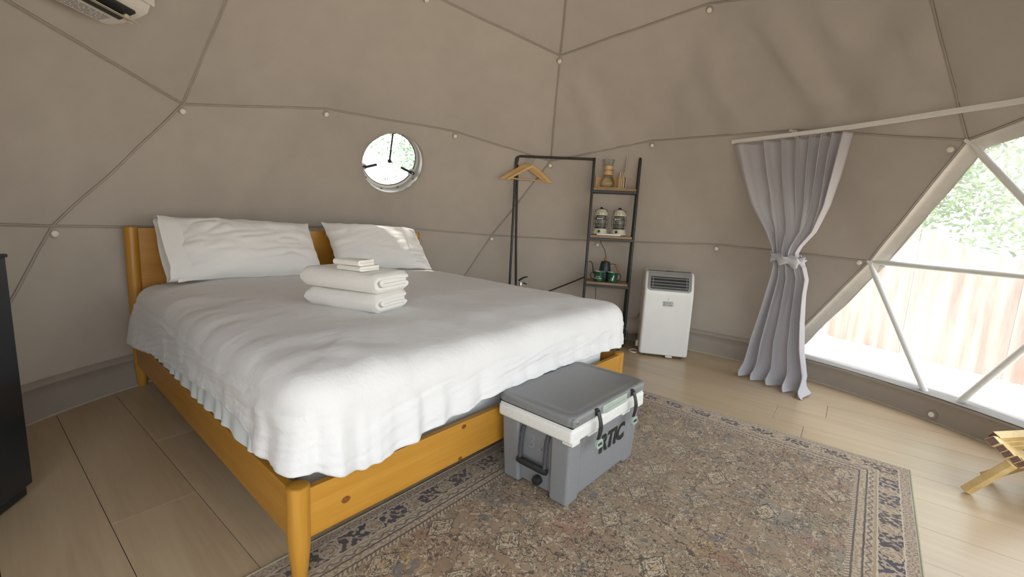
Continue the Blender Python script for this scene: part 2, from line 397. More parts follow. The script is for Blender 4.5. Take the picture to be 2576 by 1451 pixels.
PENT = [i for i in range(len(GV)) if abs(GV[i].z-1/math.sqrt(5)) < 1e-4]
tris = []
for t in GT:
    c = sum((gp(i) for i in t), Vector())/3
    if c.z > .15: tris.append(t)
edges = {}
for ti, t in enumerate(tris):
    for a, b in ((0, 1), (1, 2), (2, 0)):
        edges.setdefault(tuple(sorted((t[a], t[b]))), []).append(ti)
def daz(a, b): return (b-a+PI) % (2*PI)-PI
seam = set()
for (a, b) in edges:
    if ring(a) == ring(b) and ring(a) in (1, 2, 3): seam.add((a, b))
for p in PENT:                      # one slanting seam down from every five-way node, one seam straight up
    cur = p
    for rr in (1, 0):
        c = [v for e in edges for v in e if cur in e and v != cur and ring(v) == rr and daz(gaz(cur), gaz(v)) > 0]
        if not c: break
        nxt = min(c, key=lambda v: daz(gaz(cur), gaz(v))); seam.add(tuple(sorted((cur, nxt)))); cur = nxt
    cur = p
    for rr in (3, 4):
        c = [v for e in edges for v in e if cur in e and v != cur and ring(v) == rr and abs(daz(gaz(cur), gaz(v))) < .05]
        if not c: break
        seam.add(tuple(sorted((cur, c[0])))); cur = c[0]
comp = [-1]*len(tris); nc = 0
for s0 in range(len(tris)):
    if comp[s0] >= 0: continue
    st = [s0]; comp[s0] = nc
    while st:
        q = st.pop(); t = tris[q]
        for a, b in ((0, 1), (1, 2), (2, 0)):
            e = tuple(sorted((t[a], t[b])))
            if e in seam: continue
            for o in edges[e]:
                if comp[o] < 0: comp[o] = nc; st.append(o)
    nc += 1
def tri_c(t): return sum((gp(i) for i in t), Vector())/3
# the clear bay: the low panels between the seam that starts at azimuth -34 and the next one
P54 = min(PENT, key=lambda i: abs(daz(gaz(i), math.radians(-33.85))))
def in_bay(ti):
    c = tri_c(tris[ti]); return c.z < 1.75
bay_comp = set()
for ti, t in enumerate(tris):
    c = tri_c(t)
    if c.z < 1.75:
        az = math.degrees(math.atan2(c.y-DC.y, c.x-DC.x))
        if -62 < az < -50: bay_comp.add(comp[ti])
bay_set = {i for i in range(len(tris)) if comp[i] in bay_comp}
for ti, t in enumerate(tris):       # unseen clear panels behind the camera's right shoulder, added to brighten the room
    c = tri_c(t); az = math.degrees(math.atan2(c.y-DC.y, c.x-DC.x))
    if c.z < 1.75 and -172 < az < -95: bay_set.add(ti)

wall = empty('wall_round', kind='structure'); ceiling = empty('ceiling', kind='structure')
HOLE_C = Vector((1.741, 2.105, 1.534)); HOLE_R = .258
def facet_point(t, la, lb, lc, inset=.0):
    A, B, C = (gp(i) for i in t); p = A*la+B*lb+C*lc
    return p
def liner_disp(p, z, bub):
    """gentle inward belly of every cloth panel plus hanging folds"""
    d = p-DC; az = math.atan2(d.y, d.x); out = .012*bub
    n = nz(p.x*1.3, p.y*1.3, p.z*1.3)*.012*min(1, bub*3)
    k = 0.0
    azd = math.degrees(az)
    if 1.62 < z < 2.6 and -80 < azd < 42:
        h = sstep(1.62, 1.85, z)*sstep(2.62, 2.2, z)
        a = az*10+(2.1-z)*2.2
        k = (nz(a*1.35, z*.22, 3.1)*.075+nz(a*2.9, z*.4, 5.1)*.03)*h*min(1, bub*6)
    return out+n+k
NS = 12
def liner_mesh(tlist, name, parent):
    mb = MB(); key = {}; vs = []; fs = []
    def vid(p):
        k = (round(p.x*2e3), round(p.y*2e3), round(p.z*2e3))
        if k not in key: key[k] = len(vs); vs.append(p)
        return key[k]
    for t in tlist:
        A, B, C = (gp(i) for i in t); nrm = (B-A).cross(C-A).normalized()
        if nrm.dot(A-DC) < 0: nrm = -nrm
        hole = False
        dd = (HOLE_C-DC); tt = nrm.dot(A-DC)/nrm.dot(dd.normalized()); hp = DC+dd.normalized()*tt
        M3 = Matrix((A-DC, B-DC, C-DC)).transposed()
        if dd.dot(nrm) > 0:
            l = M3.inverted() @ (hp-DC)
            hole = min(l) > 0.02
        def pos(l):
            p = A*l[0]+B*l[1]+C*l[2]; bub = 27*l[0]*l[1]*l[2]
            q = p-(p-DC).normalized()*liner_disp(p, p.z, bub)
            if q.y > 1.4 and q.z < 1.3:      # the cloth is pushed back by the headboard
                k = sstep(1.30, 1.0, q.z)*sstep(1.4, 1.7, q.y); q = q+Vector((q.x-DC.x, q.y-DC.y, 0)).normalized()*.035*k
            if q.z < .34:
                h = math.hypot(q.x-DC.x, q.y-DC.y); k = sstep(.34, .17, q.z); h2 = h+(max(h, 2.55)-h)*k; q = Vector((DC.x+(q.x-DC.x)*h2/h, DC.y+(q.y-DC.y)*h2/h, q.z))
            return q
        if not hole:
            g = {}
            for i in range(NS+1):
                for j in range(NS+1-i): g[i, j] = vid(pos(((NS-i-j)/NS, i/NS, j/NS)))
            for i in range(NS):
                for j in range(NS-i):
                    fs.append((g[i, j], g[i+1, j], g[i, j+1]))
                    if i+j < NS-1: fs.append((g[i+1, j], g[i+1, j+1], g[i, j+1]))
        else:
            e1 = (B-A).normalized(); e2 = nrm.cross(e1); Mi = M3.inverted(); bd = []
            for (P, Q) in ((0, 1), (1, 2), (2, 0)):
                for i in range(NS):
                    l = [0, 0, 0]; l[P] = 1-i/NS; l[Q] = i/NS; bd.append(l)
            rings = 10; ids = []
            for l in bd:
                bp = A*l[0]+B*l[1]+C*l[2]; d = bp-hp; th = math.atan2(d.dot(e2), d.dot(e1))
                jag = 1+.02*nz(th*2.3, 4.0)
                ip = hp+(e1*math.cos(th)+e2*math.sin(th))*HOLE_R*jag; row = []
                for r in range(rings+1):
                    p = ip.lerp(bp, r/rings); lb = Mi @ (p-DC); row.append(vid(pos(lb)))
                row.insert(0, vid(ip+nrm*.02)); ids.append(row)
            n = len(ids)
            for i in range(n):
                for r in range(rings+1):
                    q = [ids[i][r], ids[(i+1) % n][r], ids[(i+1) % n][r+1], ids[i][r+1]]
                    u = []
                    [u.append(x) for x in q if x not in u]
                    if len(u) > 2: fs.append(tuple(u))
    mb.add(vs, fs, 0, True)
    bm = bmesh.new(); me = bpy.data.meshes.new(name); me.from_pydata([tuple(v) for v in vs], [], fs)
    bm.from_mesh(me); bmesh.ops.recalc_face_normals(bm, faces=bm.faces[:]); bm.to_mesh(me); bm.free()
    me.materials.append(M['liner']); me.polygons.foreach_set('use_smooth', [True]*len(me.polygons))
    o = bpy.data.objects.new(name, me); COL.objects.link(o); o.parent = parent; return o
for c in range(nc):
    if c in bay_comp: continue
    tl = [tris[i] for i in range(len(tris)) if comp[i] == c and i not in bay_set]
    if not tl: continue
    cz = sum(tri_c(t).z for t in tl)/len(tl)
    liner_mesh(tl, 'liner_panel', wall if cz < 1.75 else ceiling)
# seam flaps: a folded hem lying on the liner along every seam
bay_tris = [tris[i] for i in sorted(bay_set)]
bay_edges = set()
cnt = {}
for t in bay_tris:
    for a, b in ((0, 1), (1, 2), (2, 0)):
        e = tuple(sorted((t[a], t[b]))); cnt[e] = cnt.get(e, 0)+1
bay_all = set(cnt); bay_edges = {e for e in cnt if cnt[e] == 1}
def seam_strip(a, b, name, parent, wid=.011, lift=.003):
    A, B = gp(a), gp(b); mb = MB(); ax = (B-A).normalized(); P = []; Q = []
    n = 14
    for i in range(n+1):
        t = i/n; p = A.lerp(B, t); inn = (DC-p).normalized(); sd_ = ax.cross(inn).normalized()
        if sd_.z > 0.05 or (abs(sd_.z) <= .05 and sd_.dot(Vector((-.8, .6, 0))) < 0): sd_ = -sd_
        w_ = .006*nz(t*4+a, b*1.7)*(4*t*(1-t)); p = p+sd_*w_
        if p.y > 1.4 and p.z < 1.3: p = p+Vector((p.x-DC.x, p.y-DC.y, 0)).normalized()*.035*sstep(1.30, 1.0, p.z)*sstep(1.4, 1.7, p.y)
        o0 = p-sd_*.004; row = []
        for (s_, h) in ((-.003, .001), (-.003, lift+.002), (.002, lift+.003), (.006, lift), (wid*.35, lift*.8+.001), (wid*.40, lift*.4), (wid*.44, lift*.9+.001), (wid*.9, lift*.8), (wid, .0005)):
            row.append(tuple(o0+sd_*s_+inn*(h+.003)))
        P.append(row)
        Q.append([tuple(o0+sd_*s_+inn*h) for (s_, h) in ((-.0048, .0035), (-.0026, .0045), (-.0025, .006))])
    mb.grid(P); mb.grid(Q, m=1)  # second grid is the narrow dark strip painting the gap shadow
    return mb.build(name, [M['hem'], M['gap_shade']], parent, autosmooth=False)
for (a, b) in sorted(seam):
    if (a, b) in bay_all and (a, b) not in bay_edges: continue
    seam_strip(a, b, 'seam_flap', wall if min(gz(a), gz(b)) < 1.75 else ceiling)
# toggles just under the nodes
def button(p, nrm, parent, r=.017):
    z = nrm.normalized(); x = Vector((0, 0, 1)).cross(z).normalized(); y = z.cross(x)
    mb = MB(); T = basis(p, x, y, z)
    mb.lathe([(r*.55, .0), (r*.6, .006), (r, .008), (r*1.02, .012), (r*.85, .017), (r*.4, .0195), (0, .02)], 14, 0, T, cap=False)
    mb.lathe([(r*1.5, .0), (r*1.5, .0025), (r*.5, .003)], 14, 1, T, cap=False)
    return mb.build('toggle_button', [M['button'], M['liner']], parent)
for i in range(len(GV)):
    if ring(i) in (1, 2, 3) and gz(i) > .5:
        p = gp(i); inn = (DC-p).normalized(); down = (Vector((0, 0, -1))-inn*inn.dot(Vector((0, 0, -1)))).normalized()
        side = inn.cross(Vector((0, 0, 1))).normalized()
        if gaz(i) and abs(daz(gaz(i), math.radians(-34))) < .02: q = p+down*.035+side*.07
        elif abs(daz(gaz(i), math.radians(-22))) < .03 and ring(i) == 1: q = p+down*.01+side*.05
        elif -1.95 < daz(0, gaz(i)) < -.5 and ring(i) == 1: continue
        else: q = p+down*.035
        if q.y > 1.4 and q.z < 1.3: q = q-Vector((inn.x, inn.y, 0)).normalized()*.035
        button(q+inn*.008, inn, wall if gz(i) < 1.95 else ceiling)
FR = math.sqrt(DR**2-DC.z**2)
button(Vector((DC.x+math.cos(math.radians(-33.8))*2.512, DC.y+math.sin(math.radians(-33.8))*2.512, .045)), Vector((-math.cos(math.radians(-33.8)), -math.sin(math.radians(-33.8)), .1)), wall, .016)

# skirt: cloth band round the foot of the wall
def baseboard(a0, a1, top, name, sill=False):
    P = []; n = max(6, int(abs(a1-a0)/3))
    for i in range(n+1):
        a = math.radians(a0+(a1-a0)*i/n); w_ = .006*nz(a*6, 2.2); row = []
        r0 = FR-.045+w_
        tp = top+.006*nz(a*3.1, 8.8)
        prof = [(r0, .006), (r0+.004, .05), (r0+.006, tp*.6), (r0+.005, tp-.022), (r0-.001, tp-.018), (r0-.003, tp-.008), (r0+.002, tp), (r0+.03, tp+.012)]
        if sill: prof += [(r0+.075, tp+.016)]
        for (r, z) in prof: row.append((DC.x+r*math.cos(a), DC.y+r*math.sin(a), z))
        P.append(row)
    mb = MB(); mb.grid(P); o = mb.build(name, M['skirt'], None, autosmooth=False); o['kind'] = 'structure'; return o
baseboard(-10, 72, .188, 'baseboard_back'); baseboard(72, 186, .178, 'baseboard_left'); baseboard(-174, -10, .150, 'baseboard_right', True)
for nm, a0, a1 in (('trim_1', -10, 72), ('trim_2', 72, 186), ('trim_3', -174, -10)):
    P = []
    n = int((a1-a0)/3)
    for i in range(n+1):
        a = math.radians(a0+(a1-a0)*i/n); r0 = FR-.045
        P.append([(DC.x+r*math.cos(a), DC.y+r*math.sin(a), z) for (r, z) in ((r0-.007, .0), (r0-.0075, .005), (r0-.005, .0085), (r0, .010), (r0+.01, .009))])
    MB().grid(P).build(nm, M['trimwhite'], None, False)['kind'] = 'structure'

# ------------------------------------------------------------------ floor of vinyl planks
floor = MB().lathe([(2.60, -.06), (2.60, -.006), (0, -.006)], 64, 0, TR(DC.x, DC.y, 0), cap=True, smooth=False).build('floor', M['ac_dark']); floor['kind'] = 'structure'
TH = math.radians(2.2); PW = .2466; PLEN = 1.52
jt = {-2: 1.73, -1: .69, 0: 1.25, 10: -.91, 11: -1.165, 12: -.98, 9: .45, 8: -.6, 7: .2}
def clip_circle(poly, c, R):
    # keep a plank polygon inside the round floor (convex clip against a 72-gon)
    for k in range(72):
        a = 2*PI*k/72; nx, ny = math.cos(a), math.sin(a); out = []
        for i in range(len(poly)):
            p, q = poly[i], poly[(i+1) % len(poly)]
            dp = (p[0]-c[0])*nx+(p[1]-c[1])*ny-R; dq = (q[0]-c[0])*nx+(q[1]-c[1])*ny-R
            if dp <= 0: out.append(p)
            if dp*dq < 0: t = dp/(dp-dq); out.append((p[0]+(q[0]-p[0])*t, p[1]+(q[1]-p[1])*t))
        poly = out
        if len(poly) < 3: return []
    return poly
cT, sT = math.cos(TH), math.sin(TH)
def fl(u, v): return (u*cT-v*sT, u*sT+v*cT)
gap = .0009
for k in range(-7, 16):
    u0 = -.057+(k-0)*PW; u1 = u0+PW
    j0 = jt.get(k, ((k*.613) % 1)*PLEN); v = j0-3*PLEN
    for q in range(7):
        v0, v1 = v+q*PLEN, v+(q+1)*PLEN
        poly = clip_circle([fl(u0+gap, v0+gap), fl(u1-gap, v0+gap), fl(u1-gap, v1-gap), fl(u0+gap, v1-gap)], (DC.x, DC.y), 2.58)
        if len(poly) < 3: continue
        cx = sum(p[0] for p in poly)/len(poly); cy = sum(p[1] for p in poly)/len(poly)
        mb = MB(); n = len(poly); ins = []
        for (x, y) in poly:
            d = Vector((cx-x, cy-y)); d = d.normalized()*.0012 if d.length > .02 else d*0; ins.append((x+d.x-cx, y+d.y-cy))
        vs = [(x-cx, y-cy, -.005) for x, y in poly]+[(x-cx, y-cy, -.0008) for x, y in poly]+[(x, y, 0) for x, y in ins]
        fs = [(i, (i+1) % n, n+(i+1) % n, n+i) for i in range(n)]+[(n+i, n+(i+1) % n, 2*n+(i+1) % n, 2*n+i) for i in range(n)]+[tuple(2*n+i for i in range(n))]
        mb.add(vs, fs); o = mb.build('plank', M['plank'], floor); o.location = (cx, cy, 0)

# ------------------------------------------------------------------ the clear bay window
win = empty('window_1', kind='structure')
def seg(a, b, r0=DR, r1=DR, ext=0): return gp(a, r0), gp(b, r1)
bt = sorted(bay_all)
for (a, b) in bt:
    if (a, b) in bay_edges or max(ring(a), ring(b)) == 0: continue
    A, B = gp(a, DR+.004), gp(b, DR+.004)
    d = (B-A).normalized(); A2, B2 = A+d*.03, B-d*.03
    mb = MB(); L = (B-A).length
    # tube with flattened, pinched ends like a bolted dome strut
    mb.tube([A2, A+d*.07, A+d*.11, B-d*.11, B-d*.07, B2], [.010, .0135, .0185, .0185, .0135, .010], 14)
    mb.build('strut', M['tube'], win)
for i in sorted({v for e in bt for v in e}):
    if gz(i) < .2: continue
    inn = (DC-gp(i)).normalized(); x = Vector((0, 0, 1)).cross(inn).normalized(); T = basis(gp(i, DR+.004), x, inn.cross(x), inn)
    mb = MB(); mb.lathe([(.026, -.008), (.026, .006), (.012, .007), (.012, .014), (0, .0145)], 18, 0, T)
    mb.build('hub_bolt', M['tube'], win)
for t in bay_tris:
    A, B, C = (gp(i, DR+.05) for i in t); mb = MB(); g = {}; n = 8; vs = []; fs = []
    for i in range(n+1):
        for j in range(n+1-i):
            la, lb, lc = (n-i-j)/n, i/n, j/n; p = A*la+B*lb+C*lc; bub = 27*la*lb*lc
            g[i, j] = len(vs); vs.append(p+(p-DC).normalized()*(.02*bub*nz(p.x*3, p.y*3, p.z*3)))
    for i in range(n):
        for j in range(n-i):
            fs.append((g[i, j], g[i+1, j], g[i, j+1]))
            if i+j < n-1: fs.append((g[i+1, j], g[i+1, j+1], g[i, j+1]))
    mb.add(vs, fs, 0, True); mb.build('clear_pane', M['film'], win)
# pale vinyl border between the liner and the clear film, along the two slanting sides and the top
for (a, b) in sorted(bay_edges):
    if max(ring(a), ring(b)) == 0: continue
    opp = None
    for t in bay_tris:
        if a in t and b in t: opp = [i for i in t if i not in (a, b)][0]
    A, B = gp(a), gp(b); O = gp(opp); P = []; n = 16
    cen = sum((tri_c(t) for t in bay_tris), Vector())/len(bay_tris)
    for i in range(n+1):
        t = i/n; p = A.lerp(B, t); inn = (DC-p).normalized(); ax = (B-A).normalized(); s_ = inn.cross(ax).normalized()
        if s_.dot(O-p) < 0: s_ = -s_
        wv = .085+.006*nz(t*5+a, b)
        row = [tuple(p+inn*.004-s_*.004), tuple(p+inn*.006+s_*.003), tuple(p-inn*.010+s_*.008), tuple(p-inn*.030+s_*.03), tuple(p-inn*.042+s_*wv)]
        P.append(row)
    mb = MB(); mb.grid(P); mb.build('window_border', M['border'], win, False)
# flat sill cloth lying outward from the low skirt to the film
P = []
for i in range(41):
    a = math.radians(-173+163*i/40); wv = .012*nz(i*.6, 3.3)
    P.append([(DC.x+r*math.cos(a), DC.y+r*math.sin(a), z+wv*k) for (r, z, k) in ((2.515, .158, .3), (2.545, .168, 1), (2.585, .176, 1), (2.62, .180, .5), (2.64, .10, 0))])
MB().grid(P).build('sill_cloth', M['sill'], win, False)
# dangling cord loop on the border
cp = gp(66).lerp(gp(65), .77); inn = (DC-cp).normalized()
MB().tube([cp+inn*.012+Vector((0, 0, z))+Vector((.3, -.95, 0))*s_ for (s_, z) in ((0, .03), (.012, .005), (.016, -.03), (.008, -.045), (.0, -.03), (.003, 0), (.014, .02))], .0022, 6).build('cord_loop', M['paper'], win)
portal((DC.x+3.15*math.cos(math.radians(-66)), DC.y+3.15*math.sin(math.radians(-66)), 1.15), (DC.x, DC.y, .9), 4.6, 2.6)
portal((DC.x+3.15*math.cos(math.radians(-142)), DC.y+3.15*math.sin(math.radians(-142)), 1.15), (DC.x, DC.y, .9), 4.4, 2.6)

# ------------------------------------------------------------------ porthole
pw = empty('window_2', kind='structure')
pz = None
for t in tris:
    A, B, C = (gp(i) for i in t)
    if (HOLE_C-DC).dot((B-A).cross(C-A)) != 0:
        l = Matrix((A-DC, B-DC, C-DC)).transposed().inverted() @ (HOLE_C-DC)
        if min(l) > 0.02:
            nrm = (B-A).cross(C-A).normalized(); nrm = nrm if nrm.dot(A-DC) > 0 else -nrm
            hp = DC+(HOLE_C-DC)*(nrm.dot(A-DC)/nrm.dot(HOLE_C-DC)); pz = (hp, nrm)
hp, nrm = pz
px_ = Vector((0, 0, 1)).cross(nrm).normalized()*-1; py_ = nrm.cross(px_) * 1.0
if py_.z < 0: py_ = -py_
px_ = py_.cross(nrm)
PT = basis(hp, px_, py_, nrm)          # local z points outward, local y up; from inside local x runs to the left
R0 = HOLE_R
mb = MB(); mb.lathe([(R0+.01, .01), (R0-.002, .012), (R0-.004, .05), (R0-.004, .155), (R0+.02, .16), (R0+.022, .012)], 64, 0, PT, cap=False)
mb.build('tube_ring', M['tube'], pw)
mb = MB(); mb.lathe([(R0-.022, .118), (R0-.004, .116), (R0-.004, .130), (R0-.022, .128), (R0-.022, .118)], 64, 0, PT, cap=False); mb.build('inner_flange', M['white_plastic'], pw)
mb = MB(); mb.lathe([(R0-.0285, .120), (R0-.022, .1185), (R0-.022, .1265), (R0-.0285, .126), (R0-.0285, .120)], 64, 0, PT, cap=False); mb.build('gasket', M['black'], pw)
mb = MB(); mb.lathe([(R0-.023, .123), (R0*.8, .135), (R0*.45, .15), (0, .155)], 48, 0, PT, cap=False); mb.build('dome_pane', M['acrylic'], pw)
for k in range(7):                      # small clips that hold the cloth
    a = -2.6+k*.62; T = PT @ RZ(a) @ TR(R0-.008, 0, .06+.03*(k % 2))
    mb = MB(); mb.box((0, 0, 0), (.006, .016, .008), .002, 0, T); mb.build('clip', M['black'], pw)
mb = MB(); mb.tube([(0.004, R0-.02, .112), (.003, .1, .109), (0.0, -.005, .107)], .0075, 10, 0, PT); mb.box((0, R0-.03, .112), (.035, .012, .012), .003, 0, PT); mb.build('opener_rod', M['black'], pw)
mb = MB(); mb.lathe([(0, -.012), (.014, -.01), (.018, .0), (.012, .012), (0, .014)], 16, 0, PT @ TR(.0, -.01, .108)); mb.prism([(-.004, -.002), (-.03, -.016), (-.004, -.022)], .012, 0, PT @ TR(0, 0, .10)); mb.build('rod_knob', M['black'], pw)
mb = MB(); mb.tube([(0, -.02, .108), (.001, -.09, .108), (.002, -.155, .109)], .0022, 6, 0, PT); mb.build('chain', M['chrome'], pw)
mb = MB(); mb.tube([(.013*math.cos(a)+.004, -.172+.013*math.sin(a), .108) for a in np.linspace(0, 2*PI, 17)[:-1]], .004, 8, 0, PT, closed=True); mb.build('hook', M['chrome'], pw)
for sx, ang in ((1, 160), (-1, 20)):
    T = PT @ TR(sx*(R0-.045), -.09, .105) @ RZ(math.radians(ang))
    mb = MB(); mb.box((.062, 0, -.004), (.105, .021, .014), .005, 0, T); mb.box((0, 0, 0), (.05, .026, .018), .006, 0, T); mb.box((-.028, 0, .006), (.02, .022, .018), .003, 0, T)
    h = mb.build('latch_handle', M['black'], pw)
    mb = MB(); mb.lathe([(0, -.02), (.006, -.02), (.006, -.012)], 12, 0, T); mb.lathe([(.03, .012), (.03, .016), (.02, .018)], 24, 0, T @ TR(0, 0, 0)); mb.build('latch_plate', M['white_plastic'], h)

# ------------------------------------------------------------------ bed
BW, BL, HH, HL = 2.0, 2.09, .946, .3066
bed = empty('double_bed', (0, 0, 0), 0, 'honey-stained pine double bed frame with round posts under the white bedding', 'bed')
def leg(x, y, top, nm, lean=(0, 0)):
    mb = MB(); r = .0325
    prof = [(.019, 0), (.0205, .004), (.026, .06), (.031, .115), (r, .16), (r, top-.006), (r-.004, top-.001), (r-.008, top)]
    T = TR(x, y, 0); mb.lathe(prof, 30, 0, T)
    return mb.build(nm, M['pine_z'], bed)
leg(0, 0, HL, 'leg'); leg(BW, 0, HL, 'leg')
leg(0, BL, HH, 'headboard_post'); leg(BW, BL, HH, 'headboard_post')
mb = MB(); mb.box((BW/2, -.008, .2155), (BW-.03, .026, .157), .003); fr_ = mb.build('foot_rail', M['pine_x'], bed)
for x in (0, BW):
    mb = MB(); mb.box((x+(-.008 if x == 0 else .008), BL/2, .2155), (.026, BL-.03, .157), .003); mb.build('side_rail', M['pine'], bed)
for (x, z, r) in ((.135, .205, .011), (.62, .146, .008), (.635, .275, .009)):
    mb = MB(); mb.lathe([(r, -.001), (r, .0006), (r*.55, .0012), (0, .0005)], 18, 0, TR(x, -.021, z) @ RX(PI/2) @ Matrix.Scale(1.35, 4, (1, 0, 0)), cap=False); mb.build('knot', M['knot'], fr_)
mb = MB(); mb.box((BW/2, BL+.006, .62), (BW-.03, .024, .64), .004); mb.build('headboard_panel', M['pine_x'], bed)
mb = MB(); mb.box((BW/2, BL+.0, .30), (BW-.03, .03, .10), .004); mb.build('head_rail', M['pine_x'], bed)
for k in range(10):
    mb = MB(); mb.box((BW/2, .16+k*.2, .155), (BW-.06, .085, .018), .002); mb.build('slat', M['pine_x'], bed)
# mattress and sheet
mb = MB(); mb.box((BW/2, BL/2-.02, .39), (BW-.13, BL-.17, .45), .07, seg=4); matt = mb.build('mattress', M['sheet']); tag(matt, 'thick white mattress lying in the pine bed frame beneath the cover', 'mattress')

def perim(x0, x1, y0, y1, rc, n):
    """closed rounded rectangle, counter-clockwise from the middle of the head; returns point, outward normal, tag position"""
    segs = []; P = []
    cs = [((x0+rc[0], y1-rc[0]), 90, rc[0]), ((x0+rc[1], y0+rc[1]), 180, rc[1]), ((x1-rc[2], y0+rc[2]), 270, rc[2]), ((x1-rc[3], y1-rc[3]), 0, rc[3])]
    path = []
    for (c, a0, r) in cs:
        m = max(4, int(r/.012))
        for i in range(m+1):
            a = math.radians(a0+90*i/m); path.append((Vector((c[0]+r*math.cos(a), c[1]+r*math.sin(a))), Vector((math.cos(a), math.sin(a)))))
    L = [0]
    for i in range(len(path)): L.append(L[-1]+(path[(i+1) % len(path)][0]-path[i][0]).length)
    tot = L[-1]; out = []
    for k in range(n):
        s = tot*k/n; i = max(j for j in range(len(path)) if L[j] <= s+1e-9); t = (s-L[i])/max(1e-9, L[i+1]-L[i])
        p = path[i][0].lerp(path[(i+1) % len(path)][0], t); q = path[i][1].lerp(path[(i+1) % len(path)][1], t).normalized(); out.append((p, q, s))
    return out
def duvet():
    X0, X1, Y0, Y1 = -.032, BW+.035, -.055, 2.03; ZT = .648
    pr = perim(X0, X1, Y0, Y1, (.14, .15, .17, .12), 760)
    rows = []
    NT, NE, ND = 34, 9, 30; RE = .10
    for (p, nrm, s) in pr:
        front = nrm.y < -.6; left = nrm.x < -.6; head = nrm.y > .6
        if nrm.y < -.05 and p.y < .3:      # foot end
            hem = interp(p.x, [-.05, .02, .06, .1, .165, .40, .76, 1.0, 1.385, 1.71, 2.0, 2.05], [.352, .350, .338, .322, .302, .343, .388, .396, .396, .386, .368, .372])
        elif nrm.x < 0: hem = interp(p.y, [-.05, .03, .1, .3, .6, .9, 1.2, 1.5, 1.75, 2.0], [.352, .345, .36, .415, .415, .395, .375, .35, .325, .31])
        else: hem = .36
        if nrm.x < 0 and p.y < .25 and p.y > -.05: pass
        hem += (.52-hem)*sstep(.15, .9, nrm.y)
        hem += .006*nz(s*9, 1.0)+.004*nz(s*23, 2.0)
        row = []
        cx, cy = BW/2, min(max(p.y, Y0+BW/2), Y1-BW/2) if False else (Y0+Y1)/2
        ctr = Vector((BW/2, (Y0+Y1)/2))
        inner = p-nrm*RE
        for i in range(NT):
            t = i/NT; q = ctr.lerp(inner, t**.8)
            z = ZT+.010*nz(q.x*1.7, q.y*1.7, .3)+.006*nz(q.x*5, q.y*5, 1.1)+.004*abs(nz(q.x*11+q.y*4, q.y*11-q.x*3, 2.2))
            z += .012*math.exp(-((q.x-1.0)**2+(q.y-1.2)**2)*1.2)
            ed = min(q.x-X0, X1-q.x, q.y-Y0); z -= .02*sstep(.35, .08, ed)
            if q.y < .45:
                z += .012*nz(q.x*6, q.y*2.2, 5)*sstep(.45, .2, q.y)
            if q.x < .45: z += .010*nz(q.x*5, q.y*9+q.x*6, 7)*sstep(.45, .15, q.x)
            row.append(Vector((q.x, q.y, z)))
        zi = row[-1].z-.004
        for i in range(1, NE+1):
            a = (PI/2)*i/NE; q = inner+nrm*RE*math.sin(a); row.append(Vector((q.x, q.y, zi-RE*(1-math.cos(a)))))
        zb = zi-RE
        # skirt
        cornerW = math.exp(-((p-Vector((X0+.2, Y0))).length/.5)**2)
        cornerL = math.exp(-((p-Vector((X0+.05, Y0+.05))).length/.22)**2); cornerR = math.exp(-((p-Vector((X1-.05, Y0+.05))).length/.2)**2)
        f1 = math.sin(s*46+2*nz(s*2.1, 9))*.5+nz(s*13, 4)*1.0+.6*nz(s*31, 6)
        for i in range(1, ND+1):
            v = i/ND; z = zb+(hem-zb)*v
            amp = (.011+.015*cornerL+.010*cornerW+.018*cornerR)*(v**.8)
            if nrm.x < -.6: amp *= .35+.65*cornerL
            amp *= 1-sstep(.0, .5, nrm.y)
            fl = .012*v+.004*cornerL*v
            if nrm.x < -.6: fl += .030*v*sstep(1.3, 1.9, p.y)+.006
            fl += .007*nz(s*3.5, v*2.5)+.0035*nz(s*11+v*9, v*4, 3)+.0022*abs(nz(s*24-v*15, v*9, 5))
            q = p+nrm*(fl+amp*f1*(.7+.3*nz(s*3, v*2)))
            if nrm.x < -.95: q.x = min(q.x, -.024)
            elif nrm.y < -.95: q.y = min(q.y, -.028)
            row.append(Vector((q.x, q.y, z)))
        # hem turned under
        tng = nrm; q = row[-1]; row.append(Vector((q.x-nrm.x*.005, q.y-nrm.y*.005, q.z-.003))); row.append(Vector((q.x-nrm.x*.010, q.y-nrm.y*.010, q.z+.002))); row.append(Vector((q.x-nrm.x*.014, q.y-nrm.y*.014, q.z+.016)))
        rows.append([tuple(v) for v in row])
    mb = MB(); mb.grid(rows, closed_u=True, flip=True)
    return mb.build('bed_cover', M['linen'], None, False)
dv = duvet(); tag(dv, 'crumpled white bed cover draped over the whole bed and its foot end', 'bed cover')
# thin under-sheet whose edge shows below the cover on the left side
P = []
for i in range(121):
    y = .02+1.50*i/120; row = []
    zt = .45; zb = .318+.02*nz(y*3, 1.7)+.006*nz(y*17, 2.7)+(.02*sstep(.3, .05, y))
    for j in range(13):
        v = j/12; x = -.020-.012*v+.0045*math.sin(y*60+nz(y*5, 2)*4)*v+.003*nz(y*20, v*3)
        row.append((x, y, zt+(zb-zt)*v))
    P.append(row)
mb = MB(); mb.grid(P); tag(mb.build('flat_sheet', M['sheet'], None, False), 'pale bluish-white under-sheet hanging below the bed cover on the left side rail', 'bed sheet')

